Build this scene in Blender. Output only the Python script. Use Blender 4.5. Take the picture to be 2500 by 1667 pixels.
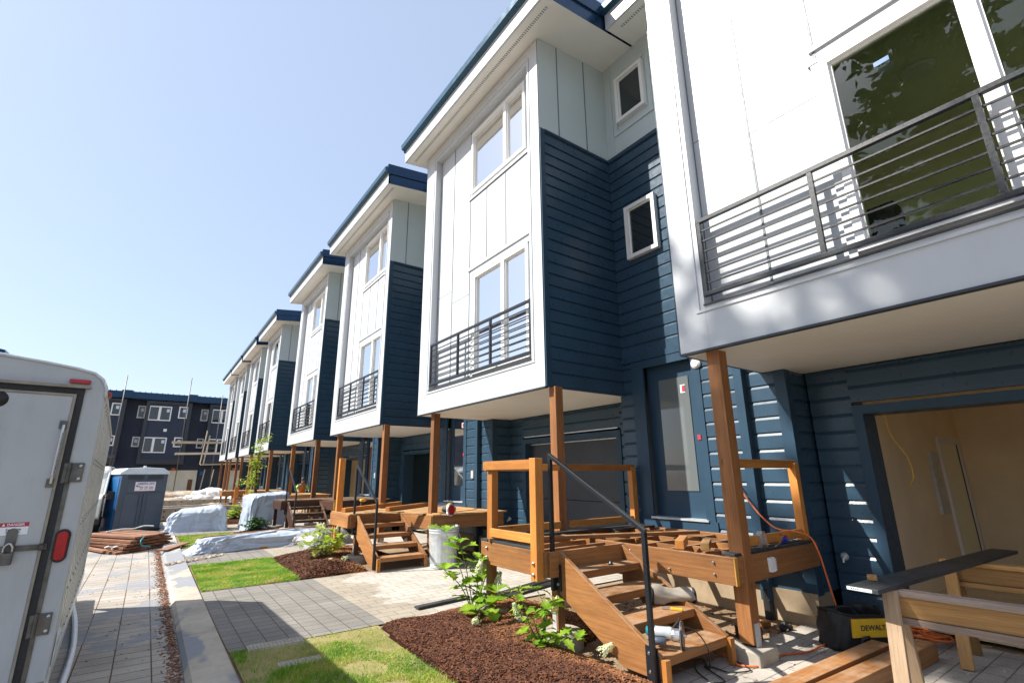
import bpy, bmesh, math, random
from mathutils import Vector, Matrix, Euler
import numpy as np

for o in list(bpy.data.objects): bpy.data.objects.remove(o, do_unlink=True)
S = bpy.context.scene
COL = S.collection
R = math.radians
rnd = random.Random(7)

# ------------------------------------------------------------------ camera
def make_camera():
    yaw, pitch, roll, f = R(35.9), R(15.25), R(-0.5), 1191.5
    fwd = Vector((math.sin(yaw)*math.cos(pitch), math.cos(yaw)*math.cos(pitch), math.sin(pitch)))
    right = Vector((math.cos(yaw), -math.sin(yaw), 0)); up = right.cross(fwd)
    r = right*math.cos(roll)+up*math.sin(roll); u = -right*math.sin(roll)+up*math.cos(roll)
    cd = bpy.data.cameras.new('camera'); co = bpy.data.objects.new('camera', cd); COL.objects.link(co)
    cd.sensor_width = 36; cd.lens = f/2500*36; cd.clip_start = 0.05; cd.clip_end = 3000
    m = Matrix((r, u, -fwd)).transposed().to_4x4(); m.translation = (0, 0, 1.6)
    co.matrix_world = m
    S.camera = co
make_camera()

# ------------------------------------------------------------------ light
SUN_EL, SUN_AZ = R(44.9), math.atan2(-1, 0.533)         # azimuth from +Y towards +X
w = bpy.data.worlds.new('World'); S.world = w; w.use_nodes = True
nt = w.node_tree; nt.nodes.clear()
sky = nt.nodes.new('ShaderNodeTexSky'); sky.sky_type = 'NISHITA'; sky.sun_disc = False
sky.sun_elevation = SUN_EL; sky.sun_rotation = SUN_AZ
sky.air_density = 1.0; sky.dust_density = 1.2; sky.ozone_density = 1.3; sky.altitude = 50
bg = nt.nodes.new('ShaderNodeBackground'); bg.inputs['Strength'].default_value = 0.15
wo = nt.nodes.new('ShaderNodeOutputWorld')
hz = nt.nodes.new('ShaderNodeMix'); hz.data_type = 'RGBA'; hz.inputs[0].default_value = .72; hz.inputs[7].default_value = (1.60, 1.88, 2.42, 1)   # thin high haze evens the sky out
nt.links.new(sky.outputs[0], hz.inputs[6]); nt.links.new(hz.outputs[2], bg.inputs[0]); nt.links.new(bg.outputs[0], wo.inputs[0])
sd = bpy.data.lights.new('sun', 'SUN'); sd.energy = 3.9; sd.angle = R(0.53); sd.color = (1.0, 0.95, 0.86)
so = bpy.data.objects.new('sun', sd); COL.objects.link(so); so.location = (-20, 11, 30)
tosun = Vector((-1, .533, 1.13)).normalized()
so.rotation_euler = tosun.to_track_quat('Z', 'Y').to_euler()
S.view_settings.view_transform = 'Standard'; S.view_settings.look = 'None'
S.view_settings.exposure = 1.22; S.view_settings.gamma = 1
try:
    S.cycles.max_bounces = 14; S.cycles.diffuse_bounces = 9; S.cycles.transparent_max_bounces = 24
    S.cycles.use_denoising = True; S.cycles.sample_clamp_indirect = 8
except Exception: pass

# ------------------------------------------------------------------ materials
def newmat(name):
    m = bpy.data.materials.new(name); m.use_nodes = True
    t = m.node_tree; b = t.nodes['Principled BSDF']
    return m, t, b
def N(t, k, **kw):
    n = t.nodes.new(k)
    for a, v in kw.items(): setattr(n, a, v)
    return n
def ramp(t, stops, interp='LINEAR'):
    n = t.nodes.new('ShaderNodeValToRGB'); e = n.color_ramp.elements; n.color_ramp.interpolation = interp
    while len(e) < len(stops): e.new(0.5)
    for i, (p, c) in enumerate(stops): e[i].position = p; e[i].color = (*c, 1)
    return n
def coords(t, kind='Object', scale=(1, 1, 1)):
    tc = t.nodes.new('ShaderNodeTexCoord'); mp = t.nodes.new('ShaderNodeMapping')
    mp.inputs['Scale'].default_value = scale
    t.links.new(tc.outputs[kind], mp.inputs[0]); return mp.outputs[0]
def noise(t, vec, scale, detail=4, rough=.55):
    n = t.nodes.new('ShaderNodeTexNoise'); n.inputs['Scale'].default_value = scale
    n.inputs['Detail'].default_value = detail; n.inputs['Roughness'].default_value = rough
    if vec is not None: t.links.new(vec, n.inputs['Vector'])
    return n
def mixc(t, a, b, fac, mode='MIX'):
    n = t.nodes.new('ShaderNodeMix'); n.data_type = 'RGBA'; n.blend_type = mode
    for inp, v in ((n.inputs[0], fac), (n.inputs[6], a), (n.inputs[7], b)):
        if hasattr(v, 'is_linked') or isinstance(v, bpy.types.NodeSocket): t.links.new(v, inp)
        elif isinstance(v, (int, float)): inp.default_value = v
        else: inp.default_value = (*v, 1)
    return n.outputs[2]
def bump(t, b, h, strength=.2, dist=.01):
    n = t.nodes.new('ShaderNodeBump'); n.inputs['Strength'].default_value = strength; n.inputs['Distance'].default_value = dist
    t.links.new(h, n.inputs['Height']); t.links.new(n.outputs[0], b.inputs['Normal'])
def paint(name, c, rough=.5, var=.12, scale=2.5, metal=0, spec=.5, grime=0.0, bmp=.03):
    m, t, b = newmat(name); v = coords(t)
    n = noise(t, v, scale, 6)
    lo = tuple(x*(1-var) for x in c); hi = tuple(min(1, x*(1+var*.5)) for x in c)
    r = ramp(t, [(.3, lo), (.7, hi)]); t.links.new(n.outputs[0], r.inputs[0]); out = r.outputs[0]
    if grime:
        n2 = noise(t, coords(t, 'Object', (3, 3, .8)), 3, 8, .7); r2 = ramp(t, [(.48, (0, 0, 0)), (.72, (1, 1, 1))])
        t.links.new(n2.outputs[0], r2.inputs[0])
        f = t.nodes.new('ShaderNodeMath'); f.operation = 'MULTIPLY'; f.inputs[1].default_value = grime
        t.links.new(r2.outputs[0], f.inputs[0]); out = mixc(t, out, (.16, .13, .09), f.outputs[0])
    t.links.new(out, b.inputs['Base Color'])
    b.inputs['Metallic'].default_value = metal; b.inputs['Specular IOR Level'].default_value = spec
    n3 = noise(t, v, scale*9, 3); r3 = ramp(t, [(.3, (rough*.8,)*3), (.7, (min(1, rough*1.2),)*3)])
    t.links.new(n3.outputs[0], r3.inputs[0]); t.links.new(r3.outputs[0], b.inputs['Roughness'])
    if bmp:
        n4 = noise(t, v, 60, 3); bump(t, b, n4.outputs[0], bmp, .004)
    return m
def wood(name, dark, light, rough=.6, fine=1.0, dust=.25):
    m, t, b = newmat(name)
    v = coords(t, 'UV', (.9*fine, 38*fine, 1)); n = noise(t, v, 1.0, 7, .62); n.inputs['Distortion'].default_value = .35
    mid = tuple((a+b_)/2 for a, b_ in zip(dark, light))
    r = ramp(t, [(.25, tuple(a*.5+b_*.5 for a, b_ in zip(dark, mid))), (.5, mid), (.78, tuple(a*.35+b_*.65 for a, b_ in zip(mid, light)))])
    t.links.new(n.outputs[0], r.inputs[0]); c = r.outputs[0]
    fn = noise(t, coords(t, 'UV', (6, 160, 1)), 1.0, 2); rf = ramp(t, [(.36, (.62, .60, .58)), (.5, (1, 1, 1))]); t.links.new(fn.outputs[0], rf.inputs[0])
    c = mixc(t, c, rf.outputs[0], .55, 'MULTIPLY')
    oi = N(t, 'ShaderNodeObjectInfo'); ro = ramp(t, [(0, (.66, .62, .58)), (.5, (.98, .95, .93)), (1, (1.28, 1.22, 1.12))]); t.links.new(oi.outputs['Random'], ro.inputs[0])
    c = mixc(t, c, ro.outputs[0], 1.0, 'MULTIPLY')
    big = noise(t, coords(t, 'UV', (.9, 2.4, 1)), 1.0, 5, .65); rb = ramp(t, [(.30, (.70, .68, .66)), (.68, (1.12, 1.10, 1.08))]); t.links.new(big.outputs[0], rb.inputs[0])
    c = mixc(t, c, rb.outputs[0], 1.0, 'MULTIPLY')
    k = N(t, 'ShaderNodeTexVoronoi'); k.inputs['Scale'].default_value = 1; t.links.new(coords(t, 'UV', (1.6, 7.5, 1)), k.inputs['Vector'])
    rk = ramp(t, [(.045, (1, 1, 1)), (.085, (0, 0, 0))]); t.links.new(k.outputs['Distance'], rk.inputs[0]); fk = N(t, 'ShaderNodeMath', operation='MULTIPLY'); fk.inputs[1].default_value = .7
    t.links.new(rk.outputs[0], fk.inputs[0]); c = mixc(t, c, tuple(x*.4 for x in dark), fk.outputs[0])
    if dust:
        g = N(t, 'ShaderNodeNewGeometry'); sx = N(t, 'ShaderNodeSeparateXYZ'); t.links.new(g.outputs['Normal'], sx.inputs[0])
        dn = noise(t, coords(t, 'Object'), 6, 6, .7); rd = ramp(t, [(.40, (0, 0, 0)), (.62, (1, 1, 1))]); t.links.new(dn.outputs[0], rd.inputs[0])
        mu = N(t, 'ShaderNodeMath', operation='MULTIPLY'); t.links.new(sx.outputs[2], mu.inputs[0]); t.links.new(rd.outputs[0], mu.inputs[1])
        m2 = N(t, 'ShaderNodeMath', operation='MULTIPLY', use_clamp=True); t.links.new(mu.outputs[0], m2.inputs[0]); m2.inputs[1].default_value = dust*2
        c = mixc(t, c, (.44, .33, .23), m2.outputs[0])
    t.links.new(c, b.inputs['Base Color']); b.inputs['Roughness'].default_value = rough; b.inputs['Specular IOR Level'].default_value = .35
    bump(t, b, n.outputs[0], .25, .003)
    return m
def glassy(name, tint=(.86, .93, .84), ior=2.0, rough=.0, body=None, bodyfac=0):
    m = bpy.data.materials.new(name); m.use_nodes = True; t = m.node_tree; t.nodes.clear()
    o = N(t, 'ShaderNodeOutputMaterial'); tr = N(t, 'ShaderNodeBsdfTransparent'); gl = N(t, 'ShaderNodeBsdfGlossy')
    tr.inputs[0].default_value = (*tint, 1); gl.inputs['Roughness'].default_value = rough
    fr = N(t, 'ShaderNodeFresnel'); fr.inputs[0].default_value = ior
    n = noise(t, coords(t, 'Object'), 1.1, 2); bp = N(t, 'ShaderNodeBump'); bp.inputs['Strength'].default_value = .035; bp.inputs['Distance'].default_value = .05
    t.links.new(n.outputs[0], bp.inputs['Height']); t.links.new(bp.outputs[0], gl.inputs['Normal'])
    mx = N(t, 'ShaderNodeMixShader'); t.links.new(fr.outputs[0], mx.inputs[0])
    src = tr.outputs[0]
    if body:
        df = N(t, 'ShaderNodeBsdfDiffuse'); df.inputs[0].default_value = (*body, 1)
        m2 = N(t, 'ShaderNodeMixShader'); m2.inputs[0].default_value = bodyfac
        t.links.new(src, m2.inputs[1]); t.links.new(df.outputs[0], m2.inputs[2]); src = m2.outputs[0]
    t.links.new(src, mx.inputs[1]); t.links.new(gl.outputs[0], mx.inputs[2]); t.links.new(mx.outputs[0], o.inputs[0])
    return m
def paver(name, bw, bh, off, c1, c2, mortar, msize=.006, stain=None, stainfac=.5, offset_y=0, damp=None):
    m, t, b = newmat(name); tc = N(t, 'ShaderNodeTexCoord'); mp = N(t, 'ShaderNodeMapping')
    mp.inputs['Location'].default_value = (0, offset_y, 0); t.links.new(tc.outputs['Object'], mp.inputs[0]); v = mp.outputs[0]
    wob = noise(t, v, 6, 2); 
    va = N(t, 'ShaderNodeVectorMath', operation='SCALE'); va.inputs['Scale'].default_value = .006
    t.links.new(wob.outputs['Color'], va.inputs[0]); vb = N(t, 'ShaderNodeVectorMath', operation='ADD')
    t.links.new(v, vb.inputs[0]); t.links.new(va.outputs[0], vb.inputs[1])
    br = N(t, 'ShaderNodeTexBrick'); br.offset = off; br.squash = 1; br.offset_frequency = 2
    t.links.new(vb.outputs[0], br.inputs['Vector'])
    br.inputs['Color1'].default_value = (*c1, 1); br.inputs['Color2'].default_value = (*c2, 1); br.inputs['Mortar'].default_value = (*mortar, 1)
    br.inputs['Scale'].default_value = 1; br.inputs['Mortar Size'].default_value = msize; br.inputs['Mortar Smooth'].default_value = .15
    br.inputs['Brick Width'].default_value = bw; br.inputs['Row Height'].default_value = bh; br.inputs['Bias'].default_value = 0
    n = noise(t, v, 70, 4); r = ramp(t, [(.3, (.78, .78, .78)), (.7, (1.08, 1.08, 1.08))]); t.links.new(n.outputs[0], r.inputs[0])
    c = mixc(t, br.outputs[0], r.outputs[0], 1.0, 'MULTIPLY')
    n5 = noise(t, v, 1.3, 5, .6); r5 = ramp(t, [(.3, (.74, .73, .72)), (.65, (1.06, 1.05, 1.04))]); t.links.new(n5.outputs[0], r5.inputs[0])
    c = mixc(t, c, r5.outputs[0], 1.0, 'MULTIPLY')
    if damp:
        sp = N(t, 'ShaderNodeSeparateXYZ'); t.links.new(tc.outputs['Object'], sp.inputs[0]); n3 = noise(t, v, 1.1, 5, .6)
        ma = N(t, 'ShaderNodeMath', operation='MULTIPLY_ADD'); t.links.new(n3.outputs[0], ma.inputs[0]); ma.inputs[1].default_value = 2.2; t.links.new(sp.outputs[0], ma.inputs[2])
        mr = N(t, 'ShaderNodeMapRange'); mr.inputs[1].default_value = damp; mr.inputs[2].default_value = damp+.12; mr.inputs[3].default_value = .85; mr.inputs[4].default_value = 0
        t.links.new(ma.outputs[0], mr.inputs[0]); c = mixc(t, c, (.70, .65, .57), mr.outputs[0], 'MULTIPLY')
    if stain:
        n2 = noise(t, v, .9, 6, .65); r2 = ramp(t, [(.52, (0, 0, 0)), (.55, (1, 1, 1))]); t.links.new(n2.outputs[0], r2.inputs[0])
        f = N(t, 'ShaderNodeMath', operation='MULTIPLY'); f.inputs[1].default_value = stainfac; t.links.new(r2.outputs[0], f.inputs[0])
        c = mixc(t, c, stain, f.outputs[0])
    t.links.new(c, b.inputs['Base Color']); b.inputs['Roughness'].default_value = .85
    h = N(t, 'ShaderNodeMath', operation='SUBTRACT'); h.inputs[0].default_value = 1; t.links.new(br.outputs['Fac'], h.inputs[1])
    h2 = N(t, 'ShaderNodeMath', operation='MULTIPLY_ADD'); t.links.new(n.outputs[0], h2.inputs[0]); h2.inputs[1].default_value = .15; t.links.new(h.outputs[0], h2.inputs[2])
    bump(t, b, h2.outputs[0], .5, .008)
    return m
def ground_mat(name, stops, scale, fine=40, rough=.95, bstr=.6, bd=.03):
    m, t, b = newmat(name); v = coords(t); n = noise(t, v, scale, 8, .65)
    r = ramp(t, stops); t.links.new(n.outputs[0], r.inputs[0])
    n2 = noise(t, v, fine, 5, .7); r2 = ramp(t, [(.3, (.55, .55, .55)), (.7, (1.25, 1.25, 1.25))]); t.links.new(n2.outputs[0], r2.inputs[0])
    t.links.new(mixc(t, r.outputs[0], r2.outputs[0], 1.0, 'MULTIPLY'), b.inputs['Base Color'])
    b.inputs['Roughness'].default_value = rough; b.inputs['Specular IOR Level'].default_value = .2
    bump(t, b, n2.outputs[0], bstr, bd)
    return m
def leafmat(name, c, c2, trans=.35, rough=.45):
    m = bpy.data.materials.new(name); m.use_nodes = True; t = m.node_tree; b = t.nodes['Principled BSDF']; o = t.nodes['Material Output']
    n = noise(t, coords(t), 9, 3); r = ramp(t, [(.35, c), (.65, c2)]); t.links.new(n.outputs[0], r.inputs[0])
    t.links.new(r.outputs[0], b.inputs['Base Color']); b.inputs['Roughness'].default_value = rough
    tl = N(t, 'ShaderNodeBsdfTranslucent'); t.links.new(r.outputs[0], tl.inputs[0])
    mx = N(t, 'ShaderNodeMixShader'); mx.inputs[0].default_value = trans
    t.links.new(b.outputs[0], mx.inputs[1]); t.links.new(tl.outputs[0], mx.inputs[2]); t.links.new(mx.outputs[0], o.inputs[0])
    return m

M = {}
M['panelgrey'] = paint('pale_grey_panel_paint', (.50, .565, .575), .5, .05, 1.2, bmp=.04)
M['white'] = paint('white_paint', (.51, .535, .56), .42, .05, 1.2, grime=.06, bmp=.05)
M['seam'] = paint('panel_seam', (.13, .155, .17), .5, .1, 3)
M['offwhite'] = paint('soffit_white', (.80, .78, .73), .6, .06, 1.2)
M['navy'] = paint('navy_siding_paint', (.032, .068, .108), .32, .18, 1.5, spec=.36, bmp=.05)
M['navytrim'] = paint('navy_trim_paint', (.029, .062, .100), .40, .14, 1.5, spec=.22, bmp=.04)
M['navydark'] = paint('charcoal_panel_paint', (.030, .036, .046), .5, .15, 2)
M['farnavy'] = paint('dark_navy_boards', (.020, .031, .060), .6, .2, .6)
M['roofnavy'] = paint('navy_metal_roof', (.012, .045, .10), .28, .1, .8, metal=.35, bmp=.01)
M['gutter'] = paint('blue_metal_gutter', (.03, .09, .15), .3, .1, .8, metal=.3, bmp=.01)
M['vinyl'] = paint('white_vinyl', (.80, .80, .79), .35, .04, 2, bmp=.01)
M['black'] = paint('black_powdercoat', (.012, .015, .020), .35, .2, 6, bmp=.05)
M['rubber'] = paint('black_rubber', (.015, .015, .016), .6, .3, 8)
M['steel'] = paint('bright_steel', (.55, .55, .56), .3, .2, 12, metal=.9)
M['darksteel'] = paint('worn_steel', (.13, .125, .115), .45, .5, 14, metal=.6, grime=.5)
M['galv'] = paint('galvanised_steel', (.60, .64, .66), .40, .22, 9, metal=.4, bmp=.05)
M['concrete'] = paint('concrete', (.40, .36, .30), .9, .25, 4, grime=.25, bmp=.3)
M['foundation'] = paint('tan_foundation_concrete', (.36, .27, .17), .9, .3, 3, grime=.35, bmp=.35)
M['kerbconc'] = paint('kerb_concrete', (.45, .40, .33), .9, .3, 1.6, grime=.2, bmp=.25)
def kerb_stain():
    t = M['kerbconc'].node_tree; b = t.nodes['Principled BSDF']; src = b.inputs['Base Color'].links[0].from_socket
    n = noise(t, coords(t, 'Object', (1.2, .6, 1)), .75, 4, .5); r = ramp(t, [(.475, (0, 0, 0)), (.495, (1, 1, 1))]); t.links.new(n.outputs[0], r.inputs[0])
    t.links.new(mixc(t, src, (.235, .245, .265), r.outputs[0]), b.inputs['Base Color'])
kerb_stain()
M['tan'] = paint('tan_drywall', (.86, .74, .54), .85, .1, 1.5)
M['wallroom'] = paint('room_plaster', (.88, .88, .70), .8, .06, 1)
M['darkglass'] = paint('dark_window_glass', (.020, .026, .030), .04, .3, .7, spec=.8, bmp=0)
M['glass'] = glassy('window_glass', (.93, .97, .87), 1.45)
M['doorglass'] = glassy('door_film_glass', (.8, .8, .8), 1.45, .05, (.15, .17, .175), .9)
M['plastic'] = glassy('clear_plastic_sheet', (.93, .93, .93), 1.6, .15, (.75, .75, .73), .30)
M['cedar'] = wood('brown_stained_timber', (.13, .052, .018), (.47, .23, .085), .55)
M['cedarpost'] = wood('timber_post', (.12, .048, .018), (.40, .185, .068), .55)
M['orange'] = wood('fresh_cedar', (.36, .135, .028), (.66, .30, .075), .5)
M['endgrain'] = wood('yellow_end_grain', (.50, .27, .06), (.72, .42, .10), .6)
M['darkstain'] = wood('dark_stained_timber', (.036, .016, .011), (.095, .044, .028), .5)
M['raw'] = wood('raw_pine', (.28, .14, .048), (.58, .35, .13), .65)
M['weathered'] = wood('weathered_pine', (.24, .17, .11), (.48, .36, .24), .75)
M['greywood'] = wood('paint_spattered_rail', (.20, .17, .17), (.46, .36, .29), .75)
M['redboard'] = wood('red_brown_board', (.13, .050, .026), (.34, .15, .080), .6)
M['darkboard'] = wood('dark_composite_board', (.020, .028, .036), (.050, .064, .078), .45, dust=.04)
M['scaff'] = wood('pale_scaffold_plank', (.50, .46, .36), (.72, .68, .55), .7)
M['tarp'] = paint('white_tarp', (.42, .48, .57), .38, .1, 3, bmp=0)
def creases(m, sc, st, d):
    t = m.node_tree; b = t.nodes['Principled BSDF']; n = noise(t, coords(t, 'Object', (1, 1, .55)), sc, 3, .5); n.noise_type = 'RIDGED_MULTIFRACTAL'; n.inputs['Distortion'].default_value = .8
    bump(t, b, n.outputs[0], st, d)
creases(M['tarp'], 3.4, 1.0, .07)
M['canvas'] = paint('grey_canvas', (.29, .26, .21), .8, .25, 9, bmp=.3)
M['pottygrey'] = paint('grey_plastic', (.070, .092, .125), .42, .15, 2, bmp=.05)
M['pottyblue'] = paint('blue_plastic', (.012, .11, .30), .35, .15, 2)
M['pottyroof'] = paint('pale_plastic_roof', (.62, .68, .74), .4, .12, 3)
M['trailer'] = paint('trailer_white_paint', (.43, .445, .45), .35, .10, 1.4, grime=.16, bmp=.03)
M['trailerside'] = paint('trailer_aluminium_side', (.58, .58, .55), .32, .12, 3, metal=.15, grime=.3)
M['vanwhite'] = paint('van_white_paint', (.72, .72, .66), .25, .06, 2)
M['red'] = paint('red_lens', (.42, .006, .010), .2, .25, 20)
M['redpaint'] = paint('red_enamel', (.40, .012, .016), .35, .2, 10)
M['yellow'] = paint('yellow_plastic', (.72, .42, .015), .4, .15, 8)
M['teal'] = paint('teal_plastic', (.012, .20, .26), .4, .15, 8)
M['blue'] = paint('blue_plastic_tool', (.01, .06, .50), .35, .15, 8)
M['orangecord'] = paint('orange_cord', (.70, .16, .035), .45, .15, 12)
M['sticker'] = paint('white_sticker', (.78, .79, .80), .4, .05, 8)
M['inkred'] = paint('red_ink', (.42, .03, .05), .5, .1, 8)
M['inkblue'] = paint('blue_ink', (.03, .08, .32), .5, .1, 8)
M['inkdark'] = paint('dark_ink', (.03, .03, .035), .5, .1, 8)
M['bagblack'] = paint('black_nylon', (.018, .018, .021), .6, .35, 10, bmp=.4)
M['hose'] = paint('white_hose', (.70, .72, .76), .35, .1, 8)
M['vest'] = paint('orange_vest', (.80, .20, .02), .7, .15, 8)
M['hivis'] = paint('lime_shirt', (.45, .75, .10), .7, .15, 8)
M['skin'] = paint('skin', (.42, .24, .16), .55, .1, 8)
M['trouser'] = paint('dark_denim', (.03, .035, .05), .8, .2, 9)
M['hair'] = paint('dark_hair', (.012, .010, .009), .6, .2, 20)
M['bark'] = paint('bark', (.13, .085, .055), .9, .4, 8, bmp=.5)
M['stem'] = paint('green_stem', (.12, .16, .05), .7, .3, 10)
M['leaf'] = leafmat('hydrangea_leaf', (.15, .33, .018), (.38, .56, .045), .5)
M['leafyellow'] = leafmat('yellow_green_leaf', (.26, .42, .035), (.48, .55, .06), .45)
M['leafdark'] = leafmat('deep_green_leaf', (.025, .085, .018), (.05, .14, .03), .25)
M['conifer'] = leafmat('conifer_needles', (.018, .05, .018), (.04, .09, .03), .15, .6)
M['petal'] = leafmat('cream_flower', (.55, .62, .30), (.78, .80, .55), .3)
M['sheetwhite'] = paint('white_plastic_sheet', (.78, .77, .75), .4, .08, 4)
M['rubble'] = ground_mat('rubble_mix', [(.3, (.30, .19, .11)), (.5, (.42, .33, .24)), (.7, (.60, .55, .48))], 1.8, 30)
M['dirt'] = ground_mat('bare_dirt', [(.3, (.22, .145, .085)), (.55, (.34, .245, .155)), (.75, (.44, .36, .26))], .9, 45)
M['mulch'] = ground_mat('bark_mulch', [(.3, (.085, .032, .014)), (.55, (.20, .075, .026)), (.75, (.32, .13, .045))], 3.0, 90, 1, 1, .05)
def damp_mulch(m, fac=.72):
    t = m.node_tree; b = t.nodes['Principled BSDF']; src = b.inputs['Base Color'].links[0].from_socket
    tc = N(t, 'ShaderNodeTexCoord'); sp = N(t, 'ShaderNodeSeparateXYZ'); t.links.new(tc.outputs['Object'], sp.inputs[0]); n = noise(t, tc.outputs['Object'], 2.2, 5, .6)
    ma = N(t, 'ShaderNodeMath', operation='MULTIPLY_ADD'); t.links.new(n.outputs[0], ma.inputs[0]); ma.inputs[1].default_value = 1.1
    t.links.new(sp.outputs[0], ma.inputs[2]); mr = N(t, 'ShaderNodeMapRange'); mr.inputs[1].default_value = 3.45; mr.inputs[2].default_value = 4.0; mr.inputs[3].default_value = 1; mr.inputs[4].default_value = 0
    t.links.new(ma.outputs[0], mr.inputs[0]); t.links.new(mixc(t, src, (.40, .31, .31), mr.outputs[0], 'MULTIPLY'), b.inputs['Base Color'])
damp_mulch(M['mulch'])
M['turf'] = ground_mat('turf_soil', [(.3, (.14, .17, .03)), (.5, (.30, .27, .10)), (.7, (.42, .34, .17))], 2.2, 80)
M['road'] = paver('road_pavers', .285, .205, .0, (.37, .335, .295), (.43, .395, .35), (.10, .055, .03), .006, (.19, .21, .25), .6)
M['apron'] = paver('drive_pavers', .205, .165, .0, (.27, .275, .28), (.33, .33, .325), (.10, .085, .07), .005, damp=4.0)  # darker grey-blue base paints in part of the trailer's shade on the drive
M['apron2'] = paver('walk_pavers', .30, .165, .5, (.46, .43, .38), (.52, .485, .43), (.22, .19, .16), .005, damp=4.0)
def grassmat():
    m = leafmat('grass_blades', (.10, .22, .015), (.20, .36, .03), .35, .5); t = m.node_tree
    b = t.nodes['Principled BSDF']; v = coords(t)
    n = noise(t, v, 1.9, 5, .62); r = ramp(t, [(.32, (.08, .22, .010)), (.47, (.20, .38, .025)), (.56, (.36, .44, .05)), (.65, (.52, .46, .18))])
    t.links.new(n.outputs[0], r.inputs[0]); t.links.new(r.outputs[0], b.inputs['Base Color'])
    for nn in t.nodes:
        if nn.type == 'BSDF_TRANSLUCENT': t.links.new(r.outputs[0], nn.inputs[0])
    return m
M['grass'] = grassmat()
def chipmat():
    m, t, b = newmat('mulch_chips'); g = N(t, 'ShaderNodeNewGeometry')
    r = ramp(t, [(0, (.07, .026, .012)), (.5, (.22, .085, .030)), (1, (.42, .19, .070))]); t.links.new(g.outputs['Random Per Island'], r.inputs[0])
    t.links.new(r.outputs[0], b.inputs['Base Color']); b.inputs['Roughness'].default_value = .9
    return m
M['chips'] = chipmat(); damp_mulch(M['chips'])
def debrismat(name, stops):
    m, t, b = newmat(name); g = N(t, 'ShaderNodeNewGeometry'); r = ramp(t, stops)
    t.links.new(g.outputs['Random Per Island'], r.inputs[0]); t.links.new(r.outputs[0], b.inputs['Base Color']); b.inputs['Roughness'].default_value = .9
    return m
M['litter'] = debrismat('leaf_litter', [(0, (.06, .025, .015)), (.5, (.20, .085, .045)), (1, (.34, .17, .09))])
M['stones'] = debrismat('stone_bits', [(0, (.20, .14, .10)), (.5, (.38, .30, .22)), (1, (.62, .58, .52))])

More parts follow.
